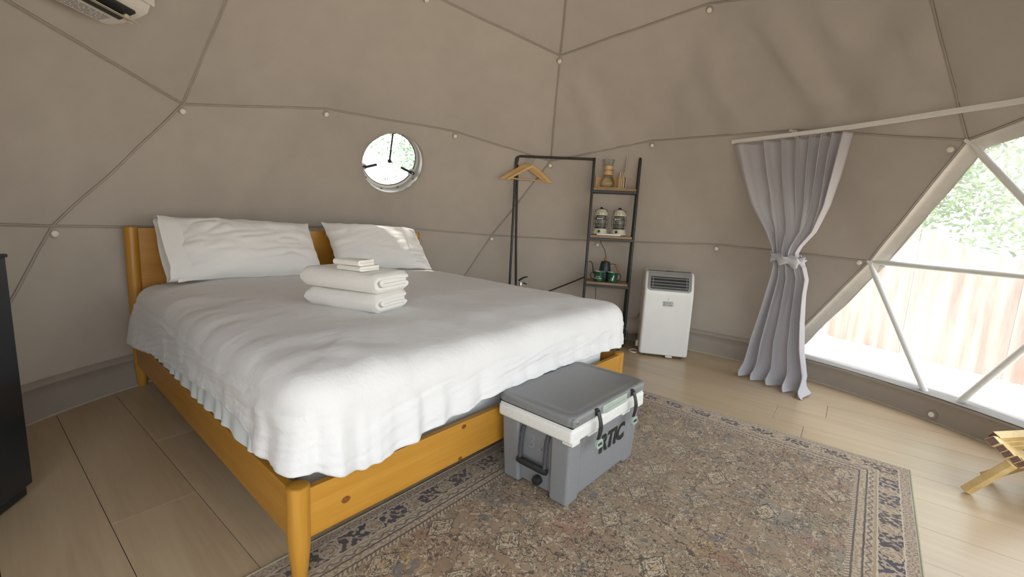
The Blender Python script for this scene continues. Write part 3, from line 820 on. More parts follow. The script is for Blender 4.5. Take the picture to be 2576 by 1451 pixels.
# pillows
def pillow(W, H, TK, seed, crease, flap=False):
    nu, nv = 84, 52; vs = []; mb = MB()
    for sgn in (1, -1):
        P = []
        for i in range(nu+1):
            u = -1+2*i/nu; row = []
            for j in range(nv+1):
                v = -1+2*j/nv
                e = (max(0, 1-abs(u)**2.6)**.6)*(max(0, 1-abs(v)**2.3)**.6)
                x = u*W/2*(1-.045*(1-v*v)*abs(u)**3); y = v*H/2*(1-.085*(1-u**4)*abs(v)**3)
                h = TK/2*e
                k = .008*nz(u*2+seed, v*3, seed)+crease*(abs(nz(u*1.7+v*1.9+seed, v*3.2-u*1.9, 2+seed))-.2)*e**.5
                k += .35*crease*abs(nz(u*6+v*3+seed, v*5-u*4, 5))*(1-.6*e)
                row.append((x+.006*nz(v*5, seed, u), y+.006*nz(u*5, seed+3, v), sgn*(h+k*min(1, e*3))))
            P.append(row)
        mb.grid(P, flip=(sgn < 0))
    if flap:      # open end of the pillowcase, a soft square mouth past the pillow
        P = []
        for i in range(49):
            a = 2*PI*i/48; ca, sa = math.cos(a), math.sin(a); ry, rz_ = H/2*.97, TK*.27
            yy = ry*abs(ca)**.55*(1 if ca > 0 else -1); zz = rz_*abs(sa)**.7*(1 if sa > 0 else -1)
            row = []
            for j in range(9):
                t = j/8; row.append((-W/2+.075-t*.115+.012*nz(a*1.6, t, seed)*t, yy*(.93+.05*t+.05*nz(a*2, t*2, 1)), zz*(.80+.1*t)+.014*nz(a*2.5, t*3, 8)*t))
            P.append(row)
        mb.grid(P)
    return mb
def place(o, loc, tilt, rz, roll=0):
    o.matrix_world = Matrix.Translation(loc) @ RZ(rz) @ RX(tilt) @ RZ(roll)
p1 = pillow(.84, .45, .25, 1.3, .026, True).build('pillow', M['pillow'], None, False)
tag(p1, 'long white bed pillow with open case end, left one against the headboard', 'pillow', 'bed pillows')
place(p1, (.555, 1.885, .828), math.radians(52), math.radians(1.0), math.radians(-1.5))
p2 = pillow(.82, .45, .22, 6.1, .020).build('pillow', M['pillow'], None, False)
tag(p2, 'shorter white bed pillow slumping right, nearest the clothes rack', 'pillow', 'bed pillows')
place(p2, (1.488, 1.885, .830), math.radians(48), math.radians(-2), math.radians(-2.5))

# towels
def folded(L, Wd, layers, th, seed, mat_, sag=0.0):
    """a serpentine of cloth layers seen in section on the short side, extruded along L"""
    path = []; g = th*1.02; zt = g*layers
    def arc(cx, cz, r, a0, a1, n=7): return [(cx+r*math.cos(math.radians(a0+(a1-a0)*i/n)), cz+r*math.sin(math.radians(a0+(a1-a0)*i/n))) for i in range(n+1)]
    if layers == 4:
        z = [g*(i+.5) for i in range(4)]; R = (z[3]-z[0])/2; r = g/2
        path += [(Wd-.006, z[3]), (Wd*.6, z[3])]+arc(R+th/2, (z[3]+z[0])/2, R, 90, 270, 12)+[(Wd*.6, z[0])]+arc(Wd-r-th/2, z[0]+r, r, -90, 90)+[(Wd*.5, z[1])]+arc(R+th*1.2, z[1]+r, r, 270, 90)+[(Wd*.5, z[2]), (Wd-.02, z[2])]
    else:
        z = [g*.5, g*1.5]; r = g/2
        path += [(Wd-.004, z[1]), (Wd*.5, z[1])]+arc(r+th/2, g, r, 90, 270, 8)+[(Wd*.5, z[0]), (Wd-.002, z[0])]
    fine = []
    for i in range(len(path)-1):
        a, b = Vector(path[i]), Vector(path[i+1]); m = max(1, int((b-a).length/.02))
        for k in range(m): fine.append(a.lerp(b, k/m))
    fine.append(Vector(path[-1])); n = len(fine); up, dn = [], []
    for i in range(n):
        t = (fine[min(n-1, i+1)]-fine[max(0, i-1)]).normalized(); nn = Vector((-t.y, t.x)); up.append(fine[i]+nn*th*.47); dn.append(fine[i]-nn*th*.47)
    loop = up+[fine[-1]+(fine[-1]-fine[-2]).normalized()*th*.25]+dn[::-1]+[fine[0]+(fine[0]-fine[1]).normalized()*th*.25]
    NL = 26; P = []; mb = MB()
    for q in loop:
        row = []
        for k in range(NL+1):
            t = k/NL; yy = t*L; e = min(t, 1-t)*L; rd = 1-.35*max(0, 1-e/.018)**2
            zc = g*layers/2; z = zc+(q.y-zc)*(rd if layers == 4 else 1)
            wv = .004*nz(q.x*9+seed, yy*9, q.y*20)
            z2 = z*(1-sag*sstep(.65, 1.0, t)*.0)+wv*min(1, z/(g*layers)*2)+sag*math.sin(PI*t)*-.0
            x2 = q.x+.004*nz(yy*8, seed+q.y*25, 3)
            row.append((x2, yy+.005*nz(q.x*14, q.y*40, seed), max(.0005, z2)))
        P.append(row)
    mb.grid(P, closed_u=True)
    for k in (0, NL):
        m = len(loop); base = [P[i][k] for i in range(m)]; h = (m-2)//2
        fs = [(i, i+1, m-2-i-0, m-1-i-0) for i in range(0)]
        fs = []
        for i in range(n-1):
            fs.append((i, i+1, m-2-(i+1), m-2-i))
        mb.add(base, fs, 0, False)
    return mb
TW = Vector((.536, .449)); eL = (Vector((.457, .859))-TW); eR = (Vector((.758, .533))-TW)
ZB = .652
def towel(name, label, cat, grp, L, Wd, layers, th, seed, mk, org, z, rot):
    o = folded(L, Wd, layers, th, seed, mk).build(name, M[mk], None, False); o.location = (org[0], org[1], z); o.rotation_euler = (0, 0, rot)
    return tag(o, label, cat, grp)
rt = math.atan2(eR.y, eR.x)
towel('bath_towel', 'thick folded white bath towel lying directly on the bed cover', 'towel', 'folded towels on the bed', .40, .235, 4, .0215, 2.0, 'terry', (TW.x, TW.y), ZB, rt-.02)
towel('bath_towel', 'thick folded white bath towel stacked second, under the small washcloths', 'towel', 'folded towels on the bed', .43, .245, 4, .0225, 7.0, 'terry', (TW.x-.012, TW.y-.006), ZB+.089, rt-.05)
zw = ZB+.089+.0925
wc = Vector((.512, .537))
towel('washcloth', 'small folded white washcloth, lower of two on the towel stack', 'washcloth', 'washcloths on the towel stack', .135, .125, 2, .0115, 4.0, 'terry_wash', (wc.x, wc.y), zw, rt-.10)
towel('washcloth', 'small folded white washcloth topping the whole towel stack', 'washcloth', 'washcloths on the towel stack', .14, .115, 2, .0125, 9.0, 'terry_wash', (wc.x-.003, wc.y+.006), zw+.0235, rt-.02)

# ------------------------------------------------------------------ rug
def rug_col():
    x0, y0, z = xyz(); HX, HY = 1.225, .779; K = .0021
    # knots: the design is laid out on a grid of small knots, slightly uneven
    jx = (noise(vec(x0, y0, 1.5), 30, 2)-.5)*.006; jy = (noise(vec(x0, y0, 7.5), 30, 2)-.5)*.006
    x = ((x0+jx)/K).fl()*K; y = ((y0+jy)/K).fl()*K
    d = (HX-x.abs()).min(HY-y.abs()); side = (HX-x.abs()).lt(HY-y.abs()); t = x*(1-side)+y*side
    dn = d+(noise(vec(x0, y0), 40, 2)-.5)*.003
    dis = noise(vec(x0*1.3, y0*.4), 13, 5, .7); dis2 = noise(vec(x0*2.5, y0*.30, 4.0), 75, 3, .7); big = noise(vec(x0, y0*.7, 3.0), 2.6, 3, .6)
    def contour(sc, zz, w, det=2.0, lvl=.5): return (noise(vec(x, y, zz), sc, det, .5)-lvl).abs().lt(w)
    base = ramp(dis*.55+big*.45, [(.34, (.175, .105, .06)), (.43, (.235, .155, .09)), (.52, (.275, .198, .12)), (.60, (.235, .198, .13)), (.70, (.32, .25, .165))])
    hue = noise(vec(x0, y0*.6, 9.0), 4.2, 3, .6)
    base = cmix((hue.step(.55, .66))*.6, base, (.175, .178, .145)); base = cmix((noise(vec(x0, y0*.5, 12.0), 4.4, 3, .6).step(.58, .70))*.55, base, (.27, .10, .065))
    base = cmix((noise(vec(x0, y0*.6, 14.0), 5.1, 2, .6).step(.62, .72))*.6, base, (.36, .225, .08))
    C = .235
    gx, gy = (x/C), (y/(C*.9)); gx = gx+(gy.fl().mod(2.0))*.5; ux, uy = (gx.mod(1.0)-.5), (gy.mod(1.0)-.5)
    jag = (noise(vec(x, y, 2.0), 75, 1)-.5)*.13
    dia = ux.abs()*1.0+uy.abs()*1.25+jag
    cell = noise(vec((gx.fl())*3.7, (gy.fl())*5.1, 2.0), 1.0, 0); keep = cell.gt(.45); sz = cell*.25
    ros = dia.lt(sz+.13)*keep; ring_ = dia.between(0.0, 1.0)*((dia-sz-.13).abs().lt(.017))*keep; core = dia.lt(sz*.45)*keep; ring2 = ((dia-sz*.5-.03).abs().lt(.011)+(dia-sz-.06).abs().lt(.009)).sat()*keep
    base = cmix(ros*.75, base, (.49, .395, .265)); base = cmix(core*.7, base, (.40, .24, .08))
    # cream blooms and small filled blocks
    bl = noise(vec(x, y, 33.0), 34, 1.5, .5); base = cmix(bl.gt(.61)*.55, base, (.48, .39, .265))
    bl2 = noise(vec(x, y, 35.0), 62, 1, .5); base = cmix(bl2.gt(.66)*.6, base, (.23, .115, .07))
    base = cmix(contour(26, 37.0, .014)*noise(vec(x0, y0, 31.0), 9, 2).gt(.45)*.75, base, (.53, .44, .31))
    # dark scrolling outlines
    l1 = contour(17, 41.0, .0085, 1.5)*noise(vec(x0, y0, 21.0), 11, 2).gt(.44); l2 = contour(34, 43.0, .013, 1.0)*noise(vec(x0, y0, 25.0), 10, 3).gt(.49)
    l3 = (bl-.60).abs().lt(.012); l4 = contour(64, 47.0, .022, 1.0, .52)*noise(vec(x0, y0, 27.0), 8, 2).gt(.52)
    dark = (l1+l2+l3+ring_+ring2+l4).sat()*(dis2.step(.28, .44))
    f = cmix(dark*.92, base, (.042, .026, .020))
    big_ = noise(vec(x, y, 44.0), 9.5, 2, .5); hook = (big_-.63).gt(0)*(big_-.68).lt(0)*noise(vec(x0, y0, 46.0), 4, 1).gt(.52); f = cmix(hook*.75, f, (.085, .095, .11))
    # dark floral border
    P = .165; tt = (t/P).mod(1.0)-.5; mid = (dn-.079)/.035
    tone = noise(vec(x0, y0, 50.0), 1.3, 1).step(.40, .62)
    b0 = cmix(tone, (.050, .033, .028), (.028, .026, .05))
    wj = (noise(vec(x, y, 52.0), 60, 1)-.5)*.5
    rs = ((tt*tt)*20+mid*mid*.7).sqrt()+wj; b0 = cmix(rs.lt(.86)*.9, b0, (.40, .31, .205)); b0 = cmix(((rs-.62).abs().lt(.06))*.8, b0, (.07, .045, .04)); b0 = cmix(rs.lt(.30)*.8, b0, (.33, .18, .075)); b0 = cmix(((rs-.34).abs().lt(.05))*.7, b0, (.09, .06, .05))
    vine = (mid-((t*(2*PI/P)).sin())*.8+wj*.4).abs().lt(.15); b0 = cmix(vine*.6, b0, (.33, .26, .175))
    sp = noise(vec(x, y, 54.0), 52, 1.5); b0 = cmix(sp.gt(.53)*.8, b0, (.43, .34, .235)); b0 = cmix(sp.gt(.68)*.8, b0, (.28, .115, .06))
    g0 = ramp(noise(vec(x, y, 61.0), 150, 2, .6), [(.36, (.09, .06, .055)), (.47, (.27, .19, .13)), (.6, (.44, .355, .26))])
    zz = ((t*(2*PI/.05)).sin()*.006+(dn-.139)).abs().lt(.0030); g1 = cmix(zz, ramp(noise(vec(x, y, 63.0), 80, 2), [(.4, (.26, .17, .11)), (.55, (.42, .35, .245))]), (.11, .08, .06))
    g2 = ramp(noise(vec(x, y, 71.0), 90, 2), [(.42, (.25, .175, .105)), (.56, (.42, .34, .23))])
    hat = ((t*(2*PI/.016)+d*260).sin()).gt(.2); g3 = cmix(hat, (.43, .345, .235), (.14, .10, .07))
    out = f
    for hi, c in ((.2, g3), (.188, (.065, .045, .045)), (.181, g2), (.159, (.06, .04, .042)), (.152, g1), (.126, (.31, .225, .135)), (.118, (.47, .39, .275)), (.1135, b0), (.044, (.46, .39, .28)), (.0395, g0), (.005, (.44, .43, .29))):
        out = cmix(dn.lt(hi), out, c)
    fade = dis2.step(.56, .80)*.40; out = cmix(fade, out, (.38, .295, .195))
    fl2 = noise(vec(x0, y0, 81.0), 420, 2); out = cmix((fl2.step(.5, .75))*.22, out, (.47, .375, .255))
    wear = noise(vec(x0, y0, 90.0), 1.7, 2).step(.42, .66)*.18; return cmix(wear, out, (.31, .24, .15))
M['rug'] = mat('persian_rug', (.4, .3, .2), .95, fn=rug_col, bump=lambda: (noise(vec(xyz()[0]*1.0, xyz()[1]*1.0), 520, 2)*.6+noise(vec(*xyz()), 30, 3)*.4, .002, .5), Sheen_Weight=.15)
M['rug_bind'] = mat('rug_binding', (.34, .315, .21), .9, fn=speck((.34, .315, .21), .15, 200), bump=weave(500, .001, .6))
rug = empty('area_rug', (1.02, -.658, 0), math.radians(.3), 'large faded Persian-style area rug under the foot of the bed and the cooler', 'rug')
P = []
for i in range(80):
    xx = -1.225+2.45*i/79; P.append([(xx, -.779+1.558*j/50, .0065+.0008*nz(xx*4, j*.3)) for j in range(51)])
mb = MB(); mb.grid(P); mb.build('pile', M['rug'], rug, False)
mb = MB()
for (a, b) in (((-1.225, -.779), (1.225, -.779)), ((1.225, -.779), (1.225, .779)), ((1.225, .779), (-1.225, .779)), ((-1.225, .779), (-1.225, -.779))):
    mb.tube([(a[0]+(b[0]-a[0])*k/40, a[1]+(b[1]-a[1])*k/40, .0042) for k in range(41)], .0042, 8)
mb.build('binding', M['rug_bind'], rug)

# ------------------------------------------------------------------ cooler
RZ0 = .0075
ck = empty('cooler', (1.105, -.238, RZ0), math.radians(-1.2), 'grey hard-sided cooler with white rim standing on the rug at the bed foot', 'cooler')
L2, W2 = .278, .148
mb = MB()
def tbox(mb, x0, x1, y0, y1, z0, z1, k, bev=.01, m=0):
    bm = bmesh.new(); bmesh.ops.create_cube(bm, size=1)
    for v in bm.verts:
        top = v.co.z > 0; s_ = 1.0 if top else k
        cx, cy = (x0+x1)/2, (y0+y1)/2
        x = x1 if v.co.x > 0 else x0; y = y1 if v.co.y > 0 else y0
        v.co = Vector((x*s_, y*s_, z1 if top else z0))
    bmesh.ops.bevel(bm, geom=bm.edges[:], offset=bev, segments=3, profile=.5, affect='EDGES'); mb.bm(bm, m, True); bm.free()
tbox(mb, -.262, .262, -.170, .170, .012, .30, .93, .012)
for sx in (-1, 1):       # corner pillars at each end, leaving the handle recess between
    for sy in (-1, 1):
        x0, x1 = sorted((sx*.20, sx*.292)); y0, y1 = sorted((sy*.082, sy*.174)); tbox(mb, x0, x1, y0, y1, .0, .30, .94, .013)
    x0, x1 = sorted((sx*.20, sx*.270)); tbox(mb, x0, x1, -.09, .09, .012, .30, .94, .006)
mb.build('body', M['cool_grey'], ck)
mb = MB(); mb.box((0, 0, .303), (.605, .372, .058), .014, 0, None, 3); mb.box((0, 0, .333), (.590, .36, .012), .004)
for (x, y, sx, sy) in ((-.27, -.162, .05, .05), (.27, -.162, .05, .05), (-.14, -.172, .07, .02), (.14, -.172, .07, .02)): mb.box((x, y, .278), (sx, sy, .024), .004)
mb.build('white_rim', M['cool_white'], ck)
mb = MB(); mb.box((0, 0, .3395), (.597, .366, .004), .001); mb.build('gasket', M['ac_dark'], ck)
def rrect(w, h, r, z, n=8): return [(sx*(w/2-r)+r*math.cos(a), sy*(h/2-r)+r*math.sin(a), z) for sx, sy, a0 in ((1, 1, 0), (-1, 1, 90), (-1, -1, 180), (1, -1, 270)) for a in [math.radians(a0+k*90/n) for k in range(n+1)]]
def lid():
    lo = [rrect(.598, .374, .030, .3415), rrect(.608, .384, .035, .346), rrect(.608, .384, .035, .366)]
    for k in range(1, 6):
        a = PI/2*k/5; lo.append(rrect(.608-.028*(1-math.cos(a)), .384-.028*(1-math.cos(a)), .035, .366+.018*math.sin(a)))
    lo += [rrect(.548, .324, .03, .3845), rrect(.540, .316, .03, .3815), rrect(.50, .276, .02, .3815)]
    P = [[lo[i][k] for i in range(len(lo))] for k in range(len(lo[0]))]
    mb = MB(); mb.grid(P, closed_u=True); mb.add(lo[-1], [tuple(range(len(lo[-1])))]); mb.add(lo[0], [tuple(range(len(lo[0])))[::-1]]); return mb
mb = lid(); mb.build('lid', M['cool_lid'], ck)
mb = MB(); mb.box((.0, -.186, .360), (.20, .022, .036), .005); mb.box((0, -.198, .350), (.17, .006, .014), .002); mb.build('lid_lip', M['label_green'], ck)
for (x, y) in ((-.282, -.172),):
    mb = MB(); mb.box((x, y, .358), (.036, .034, .036), .008); cb = mb.build('corner_boss', M['cool_lid'], ck)
    mb = MB(); mb.lathe([(0, 0), (.007, 0), (.007, .003), (.004, .004), (0, .0042)], 14, 0, TR(x+.004, y-.016, .362) @ RX(PI/2)); mb.build('bolt', M['chrome'], cb)
for x in (-.15, .15):     # rubber T-latches
    l = empty('latch', (x, -.192, .0), parent=ck)
    mb = MB(); mb.box((0, .004, .366), (.022, .018, .026), .003); mb.box((0, -.004, .376), (.014, .01, .01), .003); mb.build('anchor', M['black'], l)
    P = []
    for i in range(15):
        t = i/14; z = .372-.115*t; yy = -.005-.012*math.sin(PI*t)-.010*t; wv = interp(t, [0, .3, .55, 1], [.011, .0095, .013, .011])
        P.append([(-wv, yy, z), (-wv, yy-.005, z), (0, yy-.0075, z), (wv, yy-.005, z), (wv, yy, z)])
    mb = MB(); mb.grid(P); mb.grid([[(p[0][0], p[0][1], p[0][2]), (p[-1][0], p[-1][1], p[-1][2])] for p in P]); mb.build('strap', M['black'], l)
    mb = MB(); mb.prism([(-.024, -.008), (-.018, -.017), (.018, -.017), (.024, -.008), (.022, .009), (.012, .017), (-.012, .017), (-.022, .009)], .009, 0, basis((0, -.019, .244), (1, 0, 0), (0, .1, .99), (0, -1, .1)))
    tg = mb.build('pull_tag', M['cool_tag'], l)
    vs, fs = text_mesh('RTIC', .014, .0006, .0004); mb = MB(); mb.add(vs, fs, 0, False, basis((0, -.0292, .2435), (1, 0, 0), (0, .1, .99), (0, -1, .1))); mb.build('lettering', M['logo'], tg)
vs, fs = text_mesh('RTIC', .10, .0006, .004, .22, .98); mb = MB(); mb.add(vs, fs, 0, False, basis((.048, -.1682, .178), (1, 0, 0), (0, .045, .999), (0, -1, .045))); mb.build('logo_lettering', M['logo'], ck)
mb = MB(); mb.tube([(-.205, -.1725, .27), (-.205, -.166, .13), (-.20, -.163, .03)], .0012, 6); mb.build('mould_line', M['cool_lid'], ck)
vs, fs = text_mesh('32', .085, .0009, .001, 0, 1.05); mb = MB(); mb.add(vs, fs, 0, False, basis((-.2665, 0.0, .20), (0, -1, 0), (.04, 0, .999), (-.999, 0, .04))); mb.build('embossed_number', M['emboss'], ck)
h = empty('rope_handle', (0, 0, 0), parent=ck)
for y in (-.062, .062):
    pts = [(-.270, y, .268), (-.284, y, .235), (-.290, y*1.01, .17), (-.290, y*1.01, .118)]; mb = MB(); mb.tube(pts, .0085, 10); mb.build('rope', M['rope'], h)
mb = MB(); mb.tube([(-.290, -.074, .118), (-.291, -.055, .117), (-.291, .055, .117), (-.290, .074, .118)], [.0125, .0145, .0145, .0125], 14); mb.build('grip', M['black'], h)
mb = MB(); T = basis((-.262, -.018, .052), (0, -1, 0), (0, 0, 1), (-1, 0, 0)); mb.lathe([(.0, 0), (.019, .0), (.0195, .016), (.017, .024), (.010, .026), (0, .026)], 18, 0, T); dp = mb.build('drain_plug', M['black'], ck)
mb = MB()
for k in range(5): mb.tube([(-.283+.0035*math.cos(a)*(k % 2), -.022-.0035*math.cos(a)*((k+1) % 2), .030-k*.006+.005*math.sin(a)) for a in np.linspace(0, 2*PI, 11)[:-1]], .0011, 5, closed=True)
mb.build('chain', M['chrome'], dp)

# ------------------------------------------------------------------ portable air conditioner
au = Vector((.455, -.8905, 0)); an = Vector((-.8905, -.455, 0))   # width (to the right) and front normal
ac = empty('portable_air_conditioner', (3.121, .128, 0), math.atan2(au.y, au.x), 'white portable air conditioner on the floor beside the bed foot and curtain', 'air conditioner')
# local: x right, y inward to the wall, z up
prof = [(.012, .016), (0, .032), (-.004, .30), (.0, .545), (.012, .60), (.040, .668), (.066, .712), (.085, .729), (.11, .736), (.30, .736), (.33, .72), (.335, .04), (.32, .016)]
def acbody():
    bm = bmesh.new(); Wc = .199
    a = [bm.verts.new((-Wc, y, z)) for y, z in prof]; b = [bm.verts.new((Wc, y, z)) for y, z in prof]; n = len(prof)
    fa = bm.faces.new(a); fb = bm.faces.new(b[::-1])
    for i in range(n): bm.faces.new((a[(i+1) % n], a[i], b[i], b[(i+1) % n]))
    bmesh.ops.recalc_face_normals(bm, faces=bm.faces[:])
    es = list({e for f in bm.faces if abs(f.normal.x) > .9 for e in f.edges})
    bmesh.ops.bevel(bm, geom=es, offset=.022, segments=4, profile=.5, affect='EDGES')
    mb = MB(); mb.bm(bm, 0, True); bm.free(); return mb
mb = acbody(); mb.build('body', M['ac_white'], ac)
def face_y(z):
    zs = [p[1] for p in prof[:9]]; ys = [p[0] for p in prof[:9]]; return float(np.interp(z, zs, ys))
def on_front(x, z, off): 
    y = face_y(z); dy = (face_y(z+.004)-face_y(z-.004))/.008; n = Vector((0, -1, dy)).normalized(); return Vector((x, y, z))+n*off
def front_patch(x0, x1, z0, z1, off, nz_=14, r=.02, m=0, mb=None):
    mb = mb or MB(); P = []
    for i in range(nz_+1):
        z = z0+(z1-z0)*i/nz_; k = 0
        dz = z-z0
        if dz < r: k = r-math.sqrt(max(0, r*r-(r-dz)**2))
        P.append([tuple(on_front(x, z, off)) for x in np.linspace(x0+k, x1-k, 10)])
    mb.grid(P, m=m, flip=False); return mb
mb = front_patch(-.176, .176, .575, .7345, .0022); P = [[(x, y, .7372) for x in np.linspace(-.176, .176, 6)] for y in (.085, .19)]
mb.grid(P); pf = mb.build('grille_panel', M['ac_grey'], ac, False)
mb = front_patch(-.152, .152, .590, .690, .0034, r=.008); mb.build('vent_cavity', M['ac_dark'], pf, False)
for k, z in enumerate((.604, .628, .652, .676)):
    c = on_front(0, z, .007); mb = MB(); mb.box((0, 0, 0), (.30, .013, .0045), .0018, 0, Matrix.Translation(c) @ RX(math.radians(-38))); mb.build('louver', M['ac_grey'], pf)
for x in (-.135, .135):
    mb = MB(); mb.tube([on_front(x, .598, .010), on_front(x, .64, .0115), on_front(x, .682, .010)], .003, 8); mb.build('louver_link', M['ac_grey'], pf)
mb = MB(); mb.box((0, .12, .7378), (.055, .018, .002), .0006); mb.build('display_strip', M['ac_dark'], ac)
mb = MB(); c = on_front(0, .505, .0)
mb.add([], [])
fr = Matrix.Translation(on_front(0, .470, .0008)) @ basis((0, 0, 0), (1, 0, 0), (0, 0, 1), (0, -1, 0))
def rr_ring(w, h, r, t, dz):
    def rr(w, h, r): return [(sx*(w/2-r)+r*math.cos(a), sy*(h/2-r)+r*math.sin(a)) for sx, sy, a0 in ((1, 1, 0), (-1, 1, 90), (-1, -1, 180), (1, -1, 270)) for a in [math.radians(a0+k*15) for k in range(7)]]
    o, i = rr(w, h, r), rr(w-2*t, h-2*t, max(.001, r-t)); n = len(o)
    return [(x, y, dz) for x, y in o]+[(x, y, dz) for x, y in i], [(k, (k+1) % n, n+(k+1) % n, n+k) for k in range(n)]
vs, fs = rr_ring(.082, .044, .007, .0022, .001); mb = MB(); mb.add(vs, fs, 0, False, fr)
for txt, yy in (('BLACK+', .0088), ('DECKER', -.0088)):
    vs, fs = text_mesh(txt, .0185, .0003, .0006, 0, 1.08); mb.add(vs, fs, 0, False, fr @ TR(0, yy, .001))
mb.build('logo', M['logo_grey'], ac)
mb = MB(); mb.lathe([(.0045, 0), (.0045, .0012), (.0025, .0014)], 14, 0, Matrix.Translation(on_front(0, .512, 0)) @ RX(PI/2)); mb.build('indicator', M['ac_grey'], ac)
mb = MB(); mb.box((.05, .004, .014), (.055, .02, .012), .003); mb.build('filter_tab', M['ac_white'], ac)
for x in (-.15, .15):
    for y in (.05, .28):
        mb = MB(); mb.lathe([(0, -.008), (.010, -.008), (.012, -.004), (.012, .004), (.010, .008), (0, .008)], 16, 0, TR(x, y, .012) @ RY(PI/2)); mb.box((x, y, .02), (.010, .014, .010), .002); mb.build('caster', M['black'], ac)
mb = MB(); mb.box((.2025, .15, .545), (.010, .085, .055), .004); mb.build('side_handle', M['ac_white'], ac)
mb = MB(); mb.box((.2015, .15, .40), (.006, .10, .06), .002); mb.build('side_panel', M['ac_white'], ac)
# corrugated exhaust hose, curls out of the back to the left
pts = []
for i in range(150):
    t = i/149; p = Vector((-.10-.20*t+.02*math.sin(t*3), .385-.05*math.sin(t*PI), .36-.19*t-.05*math.sin(t*PI))); pts.append(p)
mb = MB(); rs = [.066+.008*(1 if (i//2) % 2 else -1) for i in range(150)]; mb.tube(pts, rs, 20); ho = mb.build('exhaust_hose', M['hose'], ac)
mb = MB(); mb.lathe([(.0, 0), (.082, 0), (.082, .06), (.07, .065)], 24, 0, TR(-.10, .335, .36) @ RX(-PI/2)); mb.build('hose_collar', M['ac_white'], ac)
mb = MB(); mb.tube([(-.24+.035*math.cos(a), .10+.05*math.sin(a), .0075+.002*math.sin(2*a)) for a in np.linspace(0, 1.9*PI, 30)], .005, 8); o = mb.build('white_cord', M['white_plastic'], ac)
mb = MB(); mb.box((-.212, .13, .075), (.022, .04, .05), .004); mb.build('cord_holder', M['ac_white'], ac)

# ------------------------------------------------------------------ clothes rack with shelves
RKO = Vector((3.187, .523, 0)); RKA = math.atan2(-.866, .5)
RKM = Matrix.Translation(RKO) @ RZ(RKA)
def rk(u, d, z): return RKM @ Vector((-u, d, z))
rack = empty('clothes_rack', RKO, RKA, 'black metal clothes rack with hanging rail and three rustic wood shelves', 'clothes rack')
TRD = .0115
def rtube(name, pts, r=TRD, n=12):
    mb = MB(); mb.tube([(-u, d, z) for u, d, z in pts], r, n); return mb.build(name, M['iron'], rack)
def arch(u, top, nm):       # front and back leg joined by a rounded top
    rtube(nm, [(u, .0, 0), (u, .004, top-.04), (u, .008, top-.015), (u, .018, top-.002), (u, .032, top), (u, .045, top-.006), (u, .055, top-.02), (u, .07, top-.07), (u, .25, .02), (u, .255, 0)])
arch(0, 1.690, 'end_frame'); arch(.396, 1.680, 'middle_frame')
rtube('end_frame', [(1.10, .0, 0), (1.10, .004, 1.62), (1.098, .008, 1.665), (1.085, .012, 1.678)], TRD)
rtube('end_frame', [(1.055, .24, 0), (1.085, .13, .95), (1.092, .04, 1.62), (1.085, .016, 1.672)], TRD)
rtube('hanging_rail', [(1.092, .012, 1.672), (1.07, .014, 1.681), (.40, .014, 1.672)], TRD)
for k, (z, d0, d1) in enumerate(((1.428, -.004, .13), (1.008, -.01, .185), (.582, -.015, .235), (.15, -.015, .24))):
    mb = MB(); mb.box((-.198, (d0+d1)/2, z-.011), (.372, d1-d0, .022), .002); s_ = mb.build('shelf', M['shelfwood'], rack)
    mb = MB(); mb.box((-.198, d0+.008, z-.034), (.396, .014, .022), .002); mb.box((-.198, d1-.004, z-.034), (.396, .014, .022), .002); mb.build('shelf_bar', M['iron'], s_)
for (u, z) in ((1.1, .80), (0, .88), (.396, .88)):
    mb = MB(); mb.box((-u, -.013, z), (.012, .008, .018), .002); mb.build('joint_screw', M['iron'], rack)
rtube('brace', [(.396, .20, .60), (.52, .21, .535), (1.06, .22, .27)], .007, 8)

# hangers
HG = 'wooden hangers on the rack rail'
def hanger():
    r = empty('clothes_hanger', (0, 0, 0), 0, '', 'hanger', HG)
    mb = MB(); pts = []
    for i in range(19):
        a = math.radians(-50+230*i/18); pts.append((.019*math.cos(a), 0, -.002+.019*math.sin(a)-.0))
    pts = [(0, 0, -.085), (0, 0, -.045), (.004, 0, -.030), (.012, 0, -.018)]+pts[1:]
    mb.tube(pts, .0017, 8); mb.build('hook', M['chrome'], r)
    for s_ in (-1, 1):
        mb = MB(); P = []; n = 14
        for i in range(n+1):
            t = i/n; x = s_*(.225*t); z = -.074-.006*t-.128*t**1.1; hh = interp(t, [0, .08, .5, .92, 1], [.017, .016, .0125, .012, .005]); y0 = .030*t**1.6; th = .0065
            P.append([(x, y0+th*math.cos(a), z+hh*math.sin(a)) for a in [2*PI*k/14 for k in range(15)]])
        mb.grid(P); mb.add([P[-1][k] for k in range(14)], [tuple(range(14))]); mb.build('shoulder_arm', M['hangerwood'], r)
    mb = MB(); mb.tube([(-.205, .028, -.196), (0, .012, -.200), (.205, .028, -.196)], .005, 10); mb.build('trouser_bar', M['hangerwood'], r)
    return r
h0 = hanger()
hl = ['wooden clothes hanger, foremost and widest of the five on the rail', 'wooden clothes hanger second in the row from the left post',
      'wooden clothes hanger third, in the middle of the five on the rail', 'wooden clothes hanger fourth, tucked behind the middle one on the rail', 'wooden clothes hanger innermost, nearest the shelves on the rail']
hpos = [(1.020, 24), (1.000, 25), (.982, 24), (.962, 27), (.945, 31)]
for k, (u, a) in enumerate(hpos):
    o = h0 if k == 0 else copy_tree(h0)
    q = rk(u, .014, 1.6725); o.location = q; o.rotation_euler = (0, 0, RKA+math.radians(a)); o['label'] = hl[[1, 2, 3, 4, 0][k] if False else k]
lab = ['wooden clothes hanger closest to the left rack post', 'wooden clothes hanger second from the left rack post', 'wooden clothes hanger in the middle of the five on the rail', 'wooden clothes hanger fourth from the left rack post', 'wooden clothes hanger nearest the shelves, last of five on the rail']
